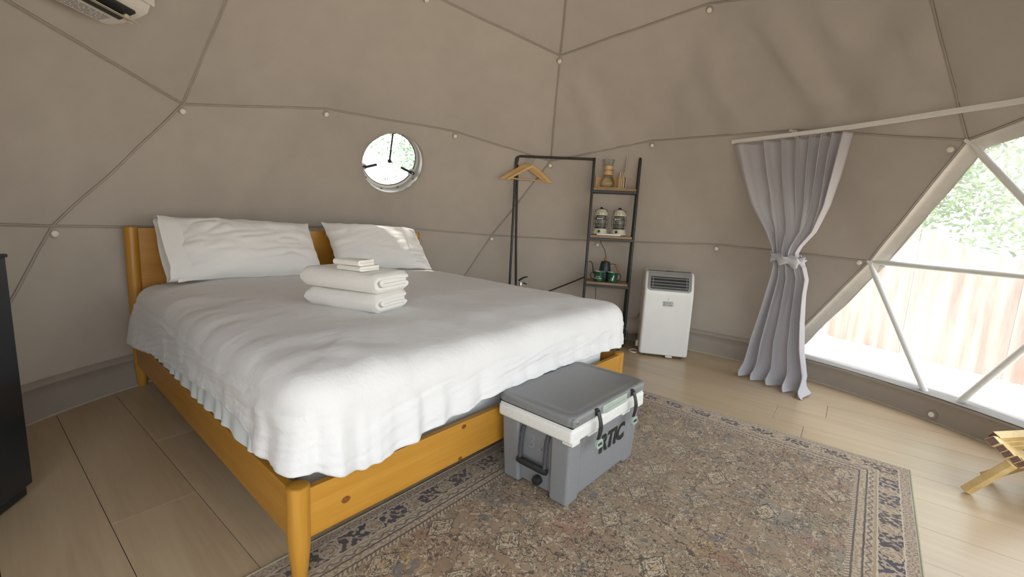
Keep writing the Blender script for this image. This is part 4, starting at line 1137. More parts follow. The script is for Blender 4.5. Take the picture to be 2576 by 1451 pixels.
hs = [o for o in COL.objects if o.name.startswith('clothes_hanger')]
for o, l in zip(hs, lab): o['label'] = l

# organiser on the top shelf
def rkt(u, d, z, a=0): return rk(u, d, z), RKA+a
Z1, Z2, Z3 = 1.4285, 1.0085, .5825
loc, rot = rkt(.235, .018, Z1)
org = empty('desk_organizer', loc, rot, 'light wood organizer box holding the carafe on the top rack shelf', 'organizer')
for nm, c, d in (('base_board', (0, .05, .0035), (.265, .10, .007)), ('side_board', (-.129, .05, .0605), (.007, .10, .107)), ('back_board', (-.032, .0965, .0555), (.187, .007, .097)), ('divider', (.064, .05, .056), (.006, .10, .098)), ('side_board', (.129, .05, .056), (.007, .10, .098))):
    mb = MB(); mb.box(c, d, .0015); mb.build(nm, M['bamboo'], org)
kl = ['tan folder leaning beside the divider in the organizer', 'tan folder in the middle of the three in the organizer', 'tan folder next to the white card in the organizer']
for k in range(3):
    mb = MB(); mb.box((0, 0, .066), (.011, .075, .132), .001); o = mb.build('paper_folder', M['kraft']); q = org.matrix_basis @ Vector((.077+k*.0145, .047, .0078)); o.location = q; o.rotation_euler = (0, math.radians(.6*(k-1)), rot)
    tag(o, kl[k], 'folder', 'folders in the organizer')
mb = MB(); mb.box((0, 0, .15), (.0022, .085, .30), .0); o = mb.build('card', M['paper']); o.location = org.matrix_basis @ Vector((.119, .047, .0078)); o.rotation_euler = (0, math.radians(1.6), rot-math.radians(6)); tag(o, 'tall thin white printed card standing upright at the right of the organizer', 'card')
mb = MB(); random.seed(3)
for k in range(9): mb.box((-.0012, -.03+random.random()*.03, .16+k*.013), (.0008, .03+.02*random.random(), .005))
mb.build('printing', M['print'], o)
loc, rot = rkt(.268, .063, Z1+.0078)
car = empty('coffee_carafe', loc, rot, 'hourglass glass coffee carafe with wooden collar in the organizer', 'carafe')
gp_ = [(.045, .001), (.056, .004), (.066, .018), (.069, .035), (.064, .06), (.052, .088), (.040, .112), (.031, .135), (.029, .148), (.031, .165), (.038, .187), (.047, .213), (.057, .242)]
mb = MB(); mb.lathe([(0, .001)]+gp_+[(.0555, .2425)]+[(r-.002, z) for r, z in gp_[::-1]]+[(0, .003)], 36, cap=False); mb.build('glass_body', M['glass'], car)
mb = MB(); mb.lathe([(.0465, .108), (.036, .134), (.0335, .149), (.036, .163), (.041, .185), (.036, .187), (.031, .164), (.0295, .149), (.032, .134), (.042, .106), (.0465, .108)], 36, cap=False); mb.build('wood_collar', M['collar'], car)
mb = MB(); mb.tube([(.036*math.cos(a), .036*math.sin(a), .149) for a in np.linspace(0, 2*PI, 25)[:-1]], .0035, 8, closed=True); mb.tube([(.036, -.01, .149), (.046, -.018, .150), (.049, -.014, .142), (.044, -.012, .125)], .003, 8); mb.lathe([(0, -.006), (.006, -.004), (.0065, .003), (0, .007)], 12, 0, TR(.045, -.016, .150)); mb.build('leather_tie', M['leather'], car)
mb = MB(); mb.lathe([(.0, .0045), (.05, .006), (.0635, .02), (.066, .034), (.061, .058), (.05, .083), (0, .083)], 32, cap=False); 
# lanterns
LG = 'camping lanterns on the middle shelf'
def lantern():
    r = empty('camping_lantern', (0, 0, 0), 0, '', 'lantern', LG)
    mb = MB(); mb.lathe([(0, 0), (.072, 0), (.0725, .006), (.070, .012), (.063, .048), (.057, .058), (.050, .060), (0, .060)], 32); b = mb.build('base', M['cream'], r)
    mb = MB(); mb.lathe([(.0115, 0), (.0115, .006), (.009, .008), (0, .0085)], 16, 0, TR(0, -.0675, .036) @ RX(PI/2+.2)); mb.build('dial', M['black'], b)
    mb = MB(); mb.lathe([(.0725, .001), (.0735, .003), (.0735, .006), (.0725, .007)], 32, cap=False); mb.build('base_ring', M['black'], b)
    mb = MB(); mb.lathe([(.052, .060), (.052, .068), (.047, .070), (.047, .060)], 28, cap=False); mb.build('lower_ring', M['black'], r)
    mb = MB(); mb.lathe([(.040, .068), (.049, .085), (.052, .110), (.052, .130), (.048, .160), (.040, .178)], 28, cap=False); mb.build('globe', M['glass_ribbed'], r)
    mb = MB()
    for k in range(6): mb.lathe([(.031, .072+k*.017), (.035, .077+k*.017), (.035, .083+k*.017), (.031, .087+k*.017)], 20, cap=False)
    mb.build('light_column', M['frost'], r)
    mb = MB()
    for k in range(8):
        a = 2*PI*k/8+.2; mb.tube([(q*math.cos(a), q*math.sin(a), z) for q, z in ((.050, .066), (.060, .080), (.064, .10), (.064, .15), (.059, .168), (.048, .180))], .0016, 6)
    for z in (.100, .145): mb.tube([(.064*math.cos(a), .064*math.sin(a), z) for a in np.linspace(0, 2*PI, 33)[:-1]], .0018, 6, closed=True)
    mb.build('wire_cage', M['iron'], r)
    mb = MB(); mb.box((0, -.0655, .148), (.036, .003, .008), .002)
    for x in (-.02, .02): mb.lathe([(.007, 0), (.007, .003), (.003, .004)], 14, 0, TR(x, -.064, .148) @ RX(PI/2))
    mb.build('maker_plate', M['cream'], r)
    mb = MB(); mb.lathe([(.050, .178), (.061, .179), (.0625, .184), (.0615, .203), (.056, .207), (.050, .209), (.045, .220), (.034, .232), (.020, .237), (0, .238)], 32); t = mb.build('cap', M['cream'], r)
    mb = MB()
    for k in range(14):
        a = 2*PI*k/14; mb.box((.0618, 0, .193), (.003, .006, .010), 0, 0, RZ(a))
    mb.build('vent_hole', M['black'], t)['kind'] = 'stuff'
    mb = MB(); mb.lathe([(.022, .236), (.020, .241), (.012, .246), (.009, .252), (0, .254)], 20, cap=False); mb.tube([(.058*math.cos(a), .006, .215+.035*math.sin(a)-.01) for a in np.linspace(0, PI, 17)], .002, 6); mb.build('top_knob', M['black'], r)
    return r
l0 = lantern(); l1 = copy_tree(l0)
l0['label'] = 'cream camping lantern with wire cage, nearer the hanging rail on the middle shelf'; l1['label'] = 'cream camping lantern with wire cage, nearer the outer end of the middle shelf'
l0.location = rk(.296, .085, Z2); l0.rotation_euler = (0, 0, RKA-.15); l1.location = rk(.132, .085, Z2); l1.rotation_euler = (0, 0, RKA-.28)
vs, fs = text_mesh('Life', .017, .0004, .0008); mb = MB(); mb.add(vs, fs, 0, False, basis((0, -.0735, .014), (1, 0, 0), (0, .15, .99), (0, -1, .15))); mb.build('lettering', M['green_print'], l0)
mb = MB(); loc, rot = rkt(.218, .012, Z2+.0006)
tr_ = empty('serving_tray', loc, rot, 'small white tray lying in front of the two lanterns', 'tray')
mb = MB(); mb.box((0, -.004, .003), (.205, .022, .006), .0025, 0); mb.box((0, -.0135, .009), (.212, .004, .010), .0015); mb.box((0, .0065, .008), (.212, .003, .009), .001); mb.box((-.1045, -.004, .008), (.003, .022, .009), .001); mb.box((.1045, -.004, .008), (.003, .022, .009), .001); mb.build('dish', M['white_plastic'], tr_)
# kettle
loc, rot = rkt(.219, .165, Z3)
kt = empty('gooseneck_kettle', loc, rot, 'dark green-black gooseneck kettle with wooden grip behind the mugs', 'kettle')
mb = MB(); mb.lathe([(0, 0), (.064, 0), (.066, .006), (.060, .06), (.050, .125), (.0435, .170), (.040, .178), (.030, .182), (0, .184)], 32); mb.build('body', M['kettle'], kt)
mb = MB(); mb.lathe([(.006, .182), (.008, .188), (.016, .192), (.018, .202), (.016, .212), (0, .214)], 18); mb.build('lid_knob', M['cork'], kt)
mb = MB(); mb.tube([(-.055, -.01, .035), (-.085, -.012, .040), (-.105, -.014, .075), (-.112, -.016, .120), (-.120, -.018, .150), (-.132, -.02, .168), (-.148, -.02, .172), (-.158, -.02, .168)], [.010, .009, .007, .006, .0055, .005, .0048, .0045], 12); mb.build('spout', M['kettle'], kt)
mb = MB(); mb.tube([(.045, 0, .158), (.075, 0, .160), (.095, 0, .157), (.100, 0, .150)], .003, 8); hd = mb.build('handle', M['iron'], kt)
mb = MB(); mb.tube([(.098, 0, .152), (.106, 0, .140), (.124, 0, .105), (.138, 0, .075), (.142, 0, .064)], [.010, .0125, .0125, .0105, .006], 14); mb.build('grip', M['cork'], hd)
# mugs
def mug(label, loc, rot, flip):
    r = empty('enamel_mug', loc, rot, label, 'mug', 'green mugs on the lower shelf')
    mb = MB(); mb.lathe([(0, .0), (.042, 0), (.046, .003), (.0465, .010), (.0465, .088), (.048, .0925), (.0455, .0925), (.0445, .088), (.0445, .006), (0, .005)], 36, cap=False); b = mb.build('cup', M['green_enamel'], r)
    mb = MB(); mb.tube([(.0475*math.cos(a), .0475*math.sin(a), .093) for a in np.linspace(0, 2*PI, 33)[:-1]], .0013, 6, closed=True); mb.build('rim', M['white_print'], b)
    mb = MB(); s_ = -1 if flip else 1; mb.tube([(s_*x, 0, z) for x, z in ((.045, .078), (.060, .080), (.072, .072), (.076, .055), (.073, .036), (.062, .022), (.045, .018))], .0045, 10); mb.build('handle', M['kettle'], r)
    return r, b
def wrap(vs, R=.0469, a0=0.0, z0=.0): return [((R+z)*math.sin(x/R+a0), -(R+z)*math.cos(x/R+a0), y+z0) for x, y, z in vs]
ma, mab = mug('green enamel mug with small white lettering, its handle pointing at the hanging rail', rk(.272, .055, Z3), RKA, True)
mbb, mb2 = mug('green enamel mug with a white leaping figure, its handle pointing outward', rk(.150, .055, Z3), RKA, False)
mb = MB()
for txt, sz, yy in (('GOOD TIMES', .0075, .047), ('OHO LIVING', .0125, .030)):
    vs, fs = text_mesh(txt, sz, .0003, .0003, 0, 1.05); mb.add(wrap([tuple(v) for v in vs], z0=yy, a0=-.25), fs)
mb.build('lettering', M['white_print'], mab)
poly = [(-.026, .018), (-.004, .020), (.002, .026), (.000, .036), (.008, .050), (.013, .066), (.020, .060), (.018, .046), (.012, .034), (.014, .024), (.006, .014), (-.024, .0145)]
vs = [(x, z, .0004) for x, z in poly]; mb = MB(); mb.add(wrap(vs, a0=-.1, z0=.004), [tuple(range(len(poly)))]); vs = [(x, z, .0004) for x, z in ((-.012, .034), (-.003, .031), (-.004, .028), (-.012, .031))]; mb.add(wrap(vs, a0=-.1, z0=.004), [(0, 1, 2, 3)]); mb.build('figure_print', M['white_print'], mb2)
# cables and extinguisher behind the bed
mb = MB(); mb.tube([rk(u, d, z) for u, d, z in ((.30, .16, 1.02), (.292, .20, .99), (.275, .215, .93), (.235, .22, .87), (.215, .235, .80), (.24, .25, .70), (.30, .255, .56), (.285, .26, .45), (.28, .25, .2), (.25, .2, .012))], .003, 6); tag(mb.build('lantern_cable', M['black']), 'thin black cable hanging behind the rack shelves', 'cable')
mb = MB(); mb.tube([(2.98, .46, .012), (2.95, .46, .03), (2.93, .50, .10), (2.92, .52, .20), (2.94, .50, .25), (2.98, .45, .24), (3.01, .41, .19), (3.01, .40, .12), (2.99, .42, .07), (2.96, .45, .04), (2.93, .47, .012)], .006, 8); tag(mb.build('power_cord', M['black']), 'black power cord looping up between the bed corner and the air conditioner', 'cord')
ex = empty('fire_extinguisher', rk(.985, -.075, 0), RKA, 'black canister lever just showing over the far bed edge by the rack leg', 'fire extinguisher')
mb = MB(); mb.lathe([(0, 0), (.05, 0), (.052, .01), (.052, .42), (.045, .455), (.022, .48), (.016, .50), (0, .50)], 28); mb.build('cylinder', M['white_plastic'], ex)
mb = MB(); mb.lathe([(.016, .49), (.018, .50), (.018, .535), (0, .536)], 16); mb.box((0.01, 0, .533), (.03, .022, .02), .003); mb.lathe([(.010, 0), (.010, .008), (0, .009)], 14, 0, TR(-.0, -.018, .53) @ RX(PI/2)); mb.build('valve', M['chrome'], ex)
mb = MB(); mb.tube([(-.018, 0, .548), (.005, 0, .566), (.035, 0, .584), (.065, 0, .591)], [.010, .009, .0075, .005], 10); mb.tube([(-.012, 0, .525), (.03, 0, .530), (.06, 0, .520)], .006, 8); mb.build('lever', M['black'], ex)

# ------------------------------------------------------------------ curtain and its track
tk = [(3.25, -.13), (3.23, -.21), (3.13, -.584), (3.035, -.89), (2.926, -1.138), (2.81, -1.374), (2.716, -1.604)]+[(DC.x+2.15*math.cos(math.radians(a)), DC.y+2.15*math.sin(math.radians(a))) for a in (-48, -56, -64, -72, -80, -88, -96)]
ZT = 1.768
P = []
pts = []
for i in range(len(tk)-1):
    for k in range(8): pts.append(Vector(tk[i]).lerp(Vector(tk[i+1]), k/8))
pts = pts[6:]
sm_ = pts[:]
for _ in range(6): sm_ = [sm_[0]]+[(sm_[i-1]+sm_[i]*2+sm_[i+1])/4 for i in range(1, len(sm_)-1)]+[sm_[-1]]
for i, p in enumerate(sm_):
    t = (sm_[min(i+1, len(sm_)-1)]-sm_[max(i-1, 0)]).normalized(); n = Vector((-t.y, t.x)); n = -n if n.x > 0 else n
    P.append([(p.x+n.x*a, p.y+n.y*a, ZT+z) for a, z in ((.010, 0), (.010, .026), (-.010, .026), (-.010, 0), (-.006, 0), (-.006, .004), (.006, .004), (.006, 0), (.010, 0))])
mb = MB(); mb.grid(P, smooth=False); mb.add(P[0], [(0, 1, 2, 3)]); track = mb.build('curtain_track', M['track']); tag(track, 'long white curtain track curving along the wall above the clear bay window', 'curtain track')
mb = MB(); q = Vector((3.125, -.60, ZT+.026)); mb.box((0, 0, .012), (.02, .055, .022), .004, 0, Matrix.Translation(q) @ RZ(.28) @ RX(.3)); mb.tube([q, q+Vector((.06, .02, .02)), q+Vector((.11, .03, .035))], .004, 8); mb.build('bracket', M['clip'], track)
C0 = Vector((3.23, -.21)); CT = Vector((-.276, -.961)); CN = Vector((-.961, .276))   # along, toward the room
cur = empty('curtain', (C0.x+CT.x*.4, C0.y+CT.y*.4, 0), 0, 'grey-lilac linen curtain gathered and tied in the middle, left of the bay window', 'curtain')
cinv = Matrix.Translation(-cur.location)
zl = [0, .05, .15, .30, .50, .70, .80, .88, .93, .97, 1.02, 1.12, 1.30, 1.50, 1.77]
sL = [.27, .26, .275, .295, .335, .375, .395, .405, .405, .395, .375, .318, .195, .100, -.01]
sR = [.775, .735, .70, .665, .640, .632, .636, .610, .565, .550, .570, .640, .700, .728, .755]
def cfold(u, z):
    top = sstep(.9, 1.7, z); w = u+.05*math.sin(u*7+1)
    # wide flat folds on the left, tight ones on the right
    ph = 2*PI*(2.6*u+5.2*u**2.2)
    ph2 = 2*PI*(4.4*u+.1+.12*math.sin(u*6))
    a = interp(z, [0, .3, .8, .93, 1.1, 1.5, 1.77], [.050, .046, .030, .018, .030, .040, .034])
    f = top*math.sin(ph)+(1-top)*math.sin(ph2+1.2*nz(u*3, z*.8, 2))
    g = top*math.cos(ph)+(1-top)*math.cos(ph2)
    return a*(math.copysign(abs(f)**.75, f)), g*a*.45
def curtain():
    nu, nv = 260, 110; P = []
    for j in range(nv+1):
        z = 1.752*(j/nv)+.004; row = []
        l, r = np.interp(z, zl, sL), np.interp(z, zl, sR)
        for i in range(nu+1):
            u = i/nu; off, sh = cfold(u, z)
            s = l+(r-l)*u+sh*min(1, 6*min(u, 1-u)+.1)
            d = off+.012*nz(u*6, z*2.2, 5)+.006*nz(u*16, z*5, 8)
            d -= .075*sstep(1.6, .0, z)
            # bundle is round at the tie, swags out above and below
            d += .05*math.sqrt(max(0, 1-(2*u-1)**2))*math.exp(-((z-.94)/.16)**2)-.0
            zz = z
            if z < .14:    # hem pools on the floor, toes creeping into the room
                k = sstep(.14, 0, z); d += k*(.05+.045*math.sin(u*27)+.06*sstep(.7, 1, u)); zz = .004+(z-.004)*(1-.35*k)+k*.012*max(0, math.sin(u*15+1)); s += k*.012*math.sin(u*23)
            if z > 1.70: zz = z-.010*(.5-.5*math.cos(2*PI*(2.6*u+5.2*u**2.2)))*0
            d = min(d, .11)
            row.append((C0.x+CT.x*s+CN.x*d, C0.y+CT.y*s+CN.y*d, zz))
        P.append(row)
    mb = MB(); mb.grid(P); 
    return mb
o = curtain().build('cloth', M['curtain'], cur, False); o.matrix_parent_inverse = cinv
sol = o.modifiers.new('thickness', 'SOLIDIFY'); sol.thickness = .0025
def tie():
    P = []
    for i in range(121):
        a = 2*PI*i/120; rx, ry = .098, .068; row = []
        for j in range(9):
            t = -1+2*j/8; ruf = (.016*math.sin(a*9+1.5*math.sin(a*2))+.012*nz(a*3, t*2, 2))*(abs(t)**1.2); rad = 1+.10*(1-t*t)
            s = .485+(rx*rad+ruf)*math.cos(a); d = -.020+(ry*rad+ruf)*math.sin(a); z = .925-.018*math.cos(a)+t*.034+.012*math.sin(a*7+t)*abs(t)
            row.append((C0.x+CT.x*s+CN.x*d, C0.y+CT.y*s+CN.y*d, z))
        P.append(row)
    mb = MB(); mb.grid(P); return mb
o = tie().build('tie_back', M['curtain'], cur, False); o.matrix_parent_inverse = cinv
o.modifiers.new('thickness', 'SOLIDIFY').thickness = .003
for k, px in enumerate((1852, 1900, 1922.6, 1974, 2026, 2033, 2043.7, 2050.5, 2057, 2074, 2079, 2091.5, 2121)):
    s = (px-1848)/287*.76; p = C0+CT*s; mb = MB()
    T = Matrix.Translation((p.x, p.y, ZT)) @ RZ(math.atan2(CT.y, CT.x))
    mb.tube([(.006*math.cos(a), 0, -.004+.008*math.sin(a)) for a in np.linspace(0, 2*PI, 13)[:-1]], .0022, 6, 0, T, closed=True)
    mb.tube([(0, 0, -.010), (.003, .004, -.018), (0, .0, -.026), (-.003, -.002, -.020)], .0016, 6, 0, T)
    o = mb.build('hook', M['clip'], cur); o.matrix_parent_inverse = cinv

# ------------------------------------------------------------------ black fridge at the left edge
fu = Vector((-.55, -.835, 0)).normalized(); fn_ = Vector((.835, -.55, 0)).normalized()
fr0 = Vector((-.486, 1.082, 0)); fw_, fd_ = .44, .45
fg = empty('mini_fridge', fr0+fu*fw_/2, math.atan2(-fu.y, -fu.x), 'glossy black mini fridge standing at the left edge of the picture', 'fridge')
# local x runs toward the bed-side corner, local y away from the room
mb = MB(); mb.box((0, .045+(fd_-.05)/2, .455), (fw_-.006, fd_-.05, .85), .006); mb.build('cabinet', M['fridge_top'], fg)
mb = MB(); mb.box((0, .022, .462), (fw_, .044, .835), .006); mb.build('door', M['fridge'], fg)
mb = MB(); mb.box((0, .06, .882), (fw_+.004, .13, .012), .003); mb.build('top_trim', M['fridge_top'], fg)
mb = MB(); mb.box((0, .03, .022), (fw_-.02, .03, .035), .003); mb.build('kick_plate', M['fridge_top'], fg)
for x in (-.19, .19):
    for y in (.05, .41):
        mb = MB(); mb.lathe([(.016, 0), (.018, .004), (.012, .02), (.012, .032)], 14, 0, TR(x, y, 0)); mb.build('foot', M['black'], fg)
loc = fg.matrix_basis @ Vector((.195, .09, .8885))
tp = empty('tape_dispenser', loc, fg.rotation_euler.z+.2, 'small dark green notched holder lying on top of the black fridge', 'holder')
mb = MB(); mb.box((-.02, 0, .006), (.10, .04, .012), .003); mb.build('base_plate', M['dkgreen'], tp)
mb = MB(); mb.box((-.008, 0, .017), (.012, .035, .014), .002); mb.box((.010, 0, .014), (.008, .034, .010), .002); mb.build('raised_clip', M['dkgreen'], tp)

# ------------------------------------------------------------------ wall mounted split unit, top left
su = Vector((math.cos(math.radians(221)), math.sin(math.radians(221)), 0)); sn = Vector((-su.y, su.x, 0)); sn = sn if sn.y < 0 else -sn
sp_ = empty('wall_air_conditioner', Vector((-.130, 1.60, 1.855)), math.atan2(su.y, su.x), 'white wall-mounted air conditioner seen from below at the top left corner', 'air conditioner')
# local x = along the wall toward the left; y = (z cross x): points to the wall or the room
sy = 1 if (RZ(math.atan2(su.y, su.x)).to_3x3() @ Vector((0, 1, 0))).dot(sn) > 0 else -1
def sbody():
    D = .245
    prof = [(0, .29), (0, .03), (.01, .010), (.03, .0), (.06, -.002), (.115, .008), (.19, .034), (.225, .054), (.240, .09), (D, .16), (.238, .27), (.225, .29)]
    bm = bmesh.new(); a = [bm.verts.new((0, sy*y, z)) for y, z in prof]; b = [bm.verts.new((.80, sy*y, z)) for y, z in prof]; n = len(prof)
    bm.faces.new(a); bm.faces.new(b[::-1])
    for i in range(n): bm.faces.new((a[(i+1) % n], a[i], b[i], b[(i+1) % n]))
    bmesh.ops.recalc_face_normals(bm, faces=bm.faces[:])
    es = list({e for f in bm.faces if abs(f.normal.x) > .9 for e in f.edges}); bmesh.ops.bevel(bm, geom=es, offset=.010, segments=3, profile=.5, affect='EDGES')
    mb = MB(); mb.bm(bm, 0, True); bm.free(); return mb
sbody().build('casing', M['split_white'], sp_)
mb = MB(); mb.box((.40, sy*.247, .185), (.806, .012, .20), .004); mb.build('front_cover', M['split_white'], sp_)
T = Matrix.Translation((.42, sy*.172, .021)) @ RX(sy*math.radians(22))
mb = MB(); mb.box((.0, 0, .004), (.74, .082, .016), .004, 0, T); mb.build('air_outlet', M['split_dark'], sp_)
T2 = Matrix.Translation((.395, sy*.166, .010)) @ RX(sy*math.radians(-14))
mb = MB(); mb.box((0, 0, 0), (.76, .060, .0025), .001, 0, T2); mb.box((-.385, sy*-.028, .0), (.05, .004, .003), .001, 0, T2); lv = mb.build('louver', M['louver'], sp_)
mb = MB()
for x in (-.33, -.1, .15): mb.box((x, 0, .012), (.02, .03, .02), .003, 0, T2)
mb.build('louver_arm', M['louver'], lv)
mb = MB(); P = [(.06, .018, -.0005), (.70, .018, -.0005), (.70, .095, -.0005), (.06, .095, -.0005)]; T3 = Matrix.Translation((.36, sy*.083, .0030)) @ RX(sy*math.radians(13)); mb.box((0, 0, 0), (.64, .066, .003), 0, 0, T3); lb = mb.build('rating_label', M['paper'], sp_)
mb = MB(); random.seed(5)
for rw in range(7):
    x = .06
    while x < .64:
        wl = .012+.03*random.random(); mb.box((x+wl/2-.36, sy*(-.026+rw*.0078), -.0018), (wl, .0034, .0008), 0, 0, T3); x += wl+.006
mb.build('label_print', M['print'], lb)
mb = MB(); mb.box((.4, -sy*.03, .14), (.7, .06, .22), .004); mb.build('mounting_plate', M['split_white'], sp_)

# ------------------------------------------------------------------ folding stick chair at the right edge
SD = Vector((-.545, -.838, 0)).normalized()      # direction of the slats, toward the viewer's right
st_ = empty('stick_chair', (2.30, -1.86, 0), 0, 'low folding wooden stick chair with dark slat ends at the right edge', 'chair')
sinv = Matrix.Translation(-st_.location)
SP = Vector((SD.y, -SD.x, 0)); SP = -SP if SP.x < 0 else SP     # across the slats, to the right
SP = Vector((.838, -.545, 0))*-1 if Vector((.838, -.545, 0)).dot(Vector((.64, -.77, 0))) < 0 else Vector((.838, -.545, 0))
def stick(name, a, b, w=.036, h=.036, up=Vector((0, 0, 1)), roll=0.0, end=True):
    a, b = Vector(a), Vector(b); d = b-a; L = d.length; z = d.normalized(); x = up.cross(z).normalized(); y = z.cross(x)
    T = basis(a, x, y, z) @ RZ(roll); mb = MB(); mb.box((0, 0, L/2), (w, h, L), .0025, 0, T); o = mb.build(name, M['stickwood'], st_); o.matrix_parent_inverse = sinv
    if end:
        mb = MB(); mb.box((0, 0, -.0004), (w-.005, h-.005, .0012), 0, 0, T); e = mb.build('shaded_end_grain', M['stickend'], o)
    return o
e0 = Vector((2.160, -1.652, .272)); step_ = Vector((.0165, -.0255, -.0235)); CRT = Vector((.64, -.77, 0)); CFW = Vector((.77, .64, 0))
D1 = (CRT+CFW*.6+Vector((0, 0, -.317))).normalized(); upv = step_.normalized().cross(D1); upv = -upv if upv.z < 0 else upv
for i in range(8):
    e = e0+step_*i+Vector((0, 0, .0012*(i-1)**2)); rec = .024 if i % 2 else 0.0
    stick('seat_slat', e+D1*rec, e+D1*.34, .0345, .034, upv, 0, True)
stick('leg', Vector((2.193, -1.612, .010)), Vector((2.206, -1.728, .182)), .036, .030, Vector((.6, .5, .3)), 0, False)
stick('leg', Vector((2.193, -1.612, .010))+D1.xy.to_3d()*.26, Vector((2.206, -1.728, .182))+D1*.26, .036, .030, Vector((.6, .5, .3)), 0, False)
DB = (CRT+CFW*.2).normalized()
for i in range(3):
    a = Vector((2.245, -1.668, .268))+Vector((.045, -.02, -.030))*i; stick('back_slat', a, a+DB*.36, .034, .034, Vector((0, 0, 1)), .5, True)
mb = MB(); mb.tube([e0+D1*.20-step_*.3, e0+D1*.20+step_*8.3], .005, 8); o = mb.build('hinge_rod', M['chrome'], st_); o.matrix_parent_inverse = sinv

# ------------------------------------------------------------------ outside: ground, steel fence, trees
P = []
GZ = -.22
for i in range(61):
    row = []
    for j in range(61):
        x = -16+36*i/60; y = -16+34*j/60; rr = math.hypot(x-DC.x, y-DC.y); row.append((x, y, GZ+.05*nz(x*.6, y*.6)*sstep(2.8, 4, rr)))
    P.append(row)
mb = MB(); mb.grid(P); g = mb.build('ground', M['soil'], None, False); g['kind'] = 'structure'
mb = MB(); mb.lathe([(2.85, GZ-.02), (2.85, -.065), (0, -.065)], 48, 0, TR(DC.x, DC.y, 0), smooth=False); d = mb.build('deck', M['bark']); d['kind'] = 'structure'
fa, fb = Vector((7.9, 1.6, 0)), Vector((4.7, -4.6, 0)); fd = (fb-fa); FL = fd.length; fd.normalize(); fnrm = Vector((-fd.y, fd.x, 0))
if (DC-fa).dot(fnrm) < 0: fnrm = -fnrm
fence = empty('steel_fence', fa, 0, 'faded rusty red corrugated steel fence beyond the clear bay window', 'fence')
NPAN = 8; pwid = FL/NPAN
for k in range(NPAN):
    P = []
    for i in range(49):
        s_ = pwid*i/48*.985; ph = (s_/.15)*2*PI; off = .018*max(-.8, min(.8, 1.5*math.sin(ph)))
        row = [tuple(fd*(k*pwid+s_)+fnrm*(off+.015*(k % 2))+Vector((0, 0, z))) for z in (GZ, .3, .7, interp(k*pwid+s_, [0, 2.9, 3.4, 4.0, 4.4, 7], [1.6, 1.55, 1.3, 1.04, .96, .92])+.02*math.sin(k*2.3))]
        P.append(row)
    mb = MB(); mb.grid(P); mb.build('corrugated_panel', M['rust'], fence, False)
for k in range(NPAN+1):
    mb = MB(); mb.tube([fd*(k*pwid)-fnrm*.06+Vector((0, 0, GZ)), fd*(k*pwid)-fnrm*.06+Vector((0, 0, interp(k*pwid, [0, 2.9, 3.4, 4.0, 4.4, 7], [1.55, 1.5, 1.25, 1.0, .92, .88])))], .03, 10); mb.build('post', M['bark'], fence)
mb = MB(); mb.box((0, 0, .45), (.9, .02, 1.3), .004); o = mb.build('sheet', M['whitesheet']); o.location = fa+fd*5.05+fnrm*.30+Vector((0, 0, GZ+.20)); o.rotation_euler = (math.radians(7), 0, math.atan2(fd.y, fd.x)); tag(o, 'pale metal sheet leaning on the rusty fence outside the bay window', 'metal sheet')
bx = empty('utility_box', (4.35, -.62, GZ), .3, 'pale grey box on the ground outside the lower left corner of the bay window', 'utility box')
mb = MB(); mb.box((0, 0, .22), (.55, .45, .44), .02); mb.build('housing', M['whitesheet'], bx)
mb = MB(); mb.box((0, 0, .455), (.59, .49, .03), .008); mb.build('cover', M['whitesheet'], bx)

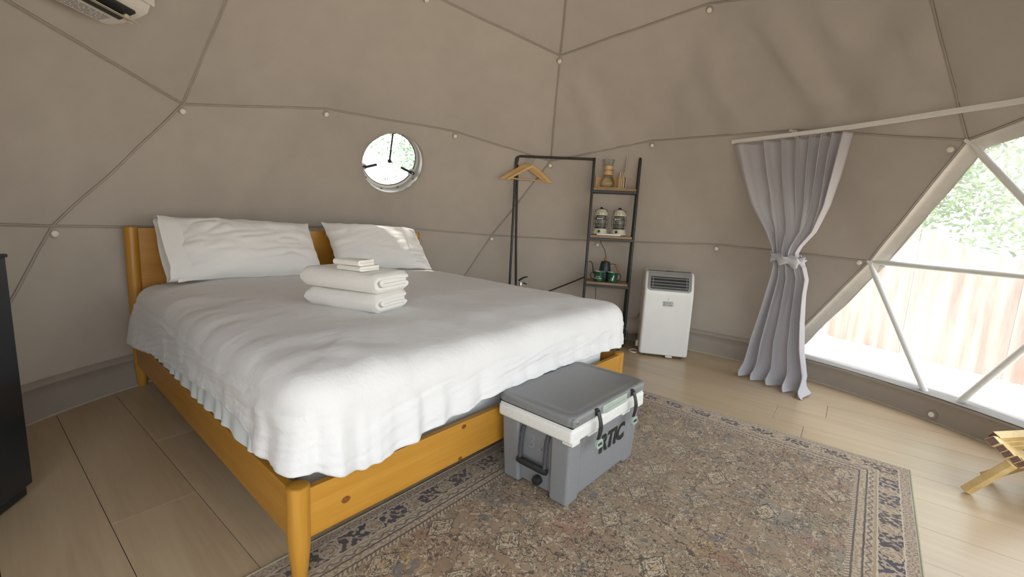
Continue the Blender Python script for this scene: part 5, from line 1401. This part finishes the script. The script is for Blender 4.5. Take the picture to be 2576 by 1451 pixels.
def tree(label, x, y, h, r, n, mk, seed, zc=None, flat=1.0, lw=.075):
    t = empty('tree', (x, y, GZ), 0, label, 'tree', 'trees beyond the dome')
    R = random.Random(seed); mb = MB(); zc = zc or h-r*.8
    mb.tube([(0, 0, 0), (.06, .03, zc*.4), (-.04, .05, zc*.8), (.02, 0, zc+r*.4)], [.14, .11, .08, .03], 10)
    for k in range(6):
        a = R.random()*6.28; mb.tube([(0, 0, zc*.7+k*.08), (math.cos(a)*r*.4, math.sin(a)*r*.4, zc+r*.1), (math.cos(a)*r*.8, math.sin(a)*r*.8, zc+r*.35)], [.04, .03, .012], 7)
    mb.build('trunk', M['bark'], t)
    vs, fs = [], []; blobs = [(Vector((R.gauss(0, .45), R.gauss(0, .45), R.gauss(0, .38)*flat))*r, r*R.uniform(.22, .42)) for _ in range(26)]
    for k in range(n):
        b, br = R.choice(blobs); d = Vector((R.gauss(0, 1), R.gauss(0, 1), R.gauss(0, 1))).normalized()*br*(R.random()**.4)
        p = b+d+Vector((0, 0, zc)); u = Vector((R.gauss(0, 1), R.gauss(0, 1), R.gauss(0, .6))).normalized(); v = u.orthogonal().normalized()
        s_ = lw*R.uniform(.6, 1.2); i0 = len(vs); vs += [p-u*s_, p+v*s_*.42+u*s_*.1, p+u*s_, p-v*s_*.42+u*s_*.1]; fs.append((i0, i0+1, i0+2, i0+3))
    mb = MB(); mb.add(vs, fs); c = mb.build('leaves', M[mk], t); c['kind'] = 'stuff'
tl = ['light green leafy tree behind the fence, seen through the upper bay window', 'darker green tree behind the fence toward the right of the bay window', 'pale tree farther off beyond the fence']
tree(tl[0], 9.9, -.7, 4.6, 2.7, 20000, 'leaf_a', 1, 2.9, 1.0, .062)
tree(tl[1], 8.3, -5.3, 4.4, 2.0, 16000, 'leaf_b', 2, 2.5, 1.0, .06)
tree(tl[2], 10.9, .9, 5.6, 1.9, 9000, 'leaf_a', 3, 3.6, 1.0, .065)
tree('bushy green tree far right outside the bay window', 6.3, -7.6, 4.6, 2.0, 3600, 'leaf_b', 4)
tree('sunlit tree whose leaves fill the top of the round porthole window', 7.3, 7.6, 4.8, 2.5, 9000, 'leaf_b', 5, 3.35, .62, .06)
tree('overhanging tree shading the round porthole from above', 2.2, 5.0, 6.6, 2.2, 15000, 'leaf_a', 9, 5.3, .6, .075)
tree('low shrub along the fence behind its far end', 6.9, -4.1, 2.2, .9, 2400, 'leaf_b', 6)
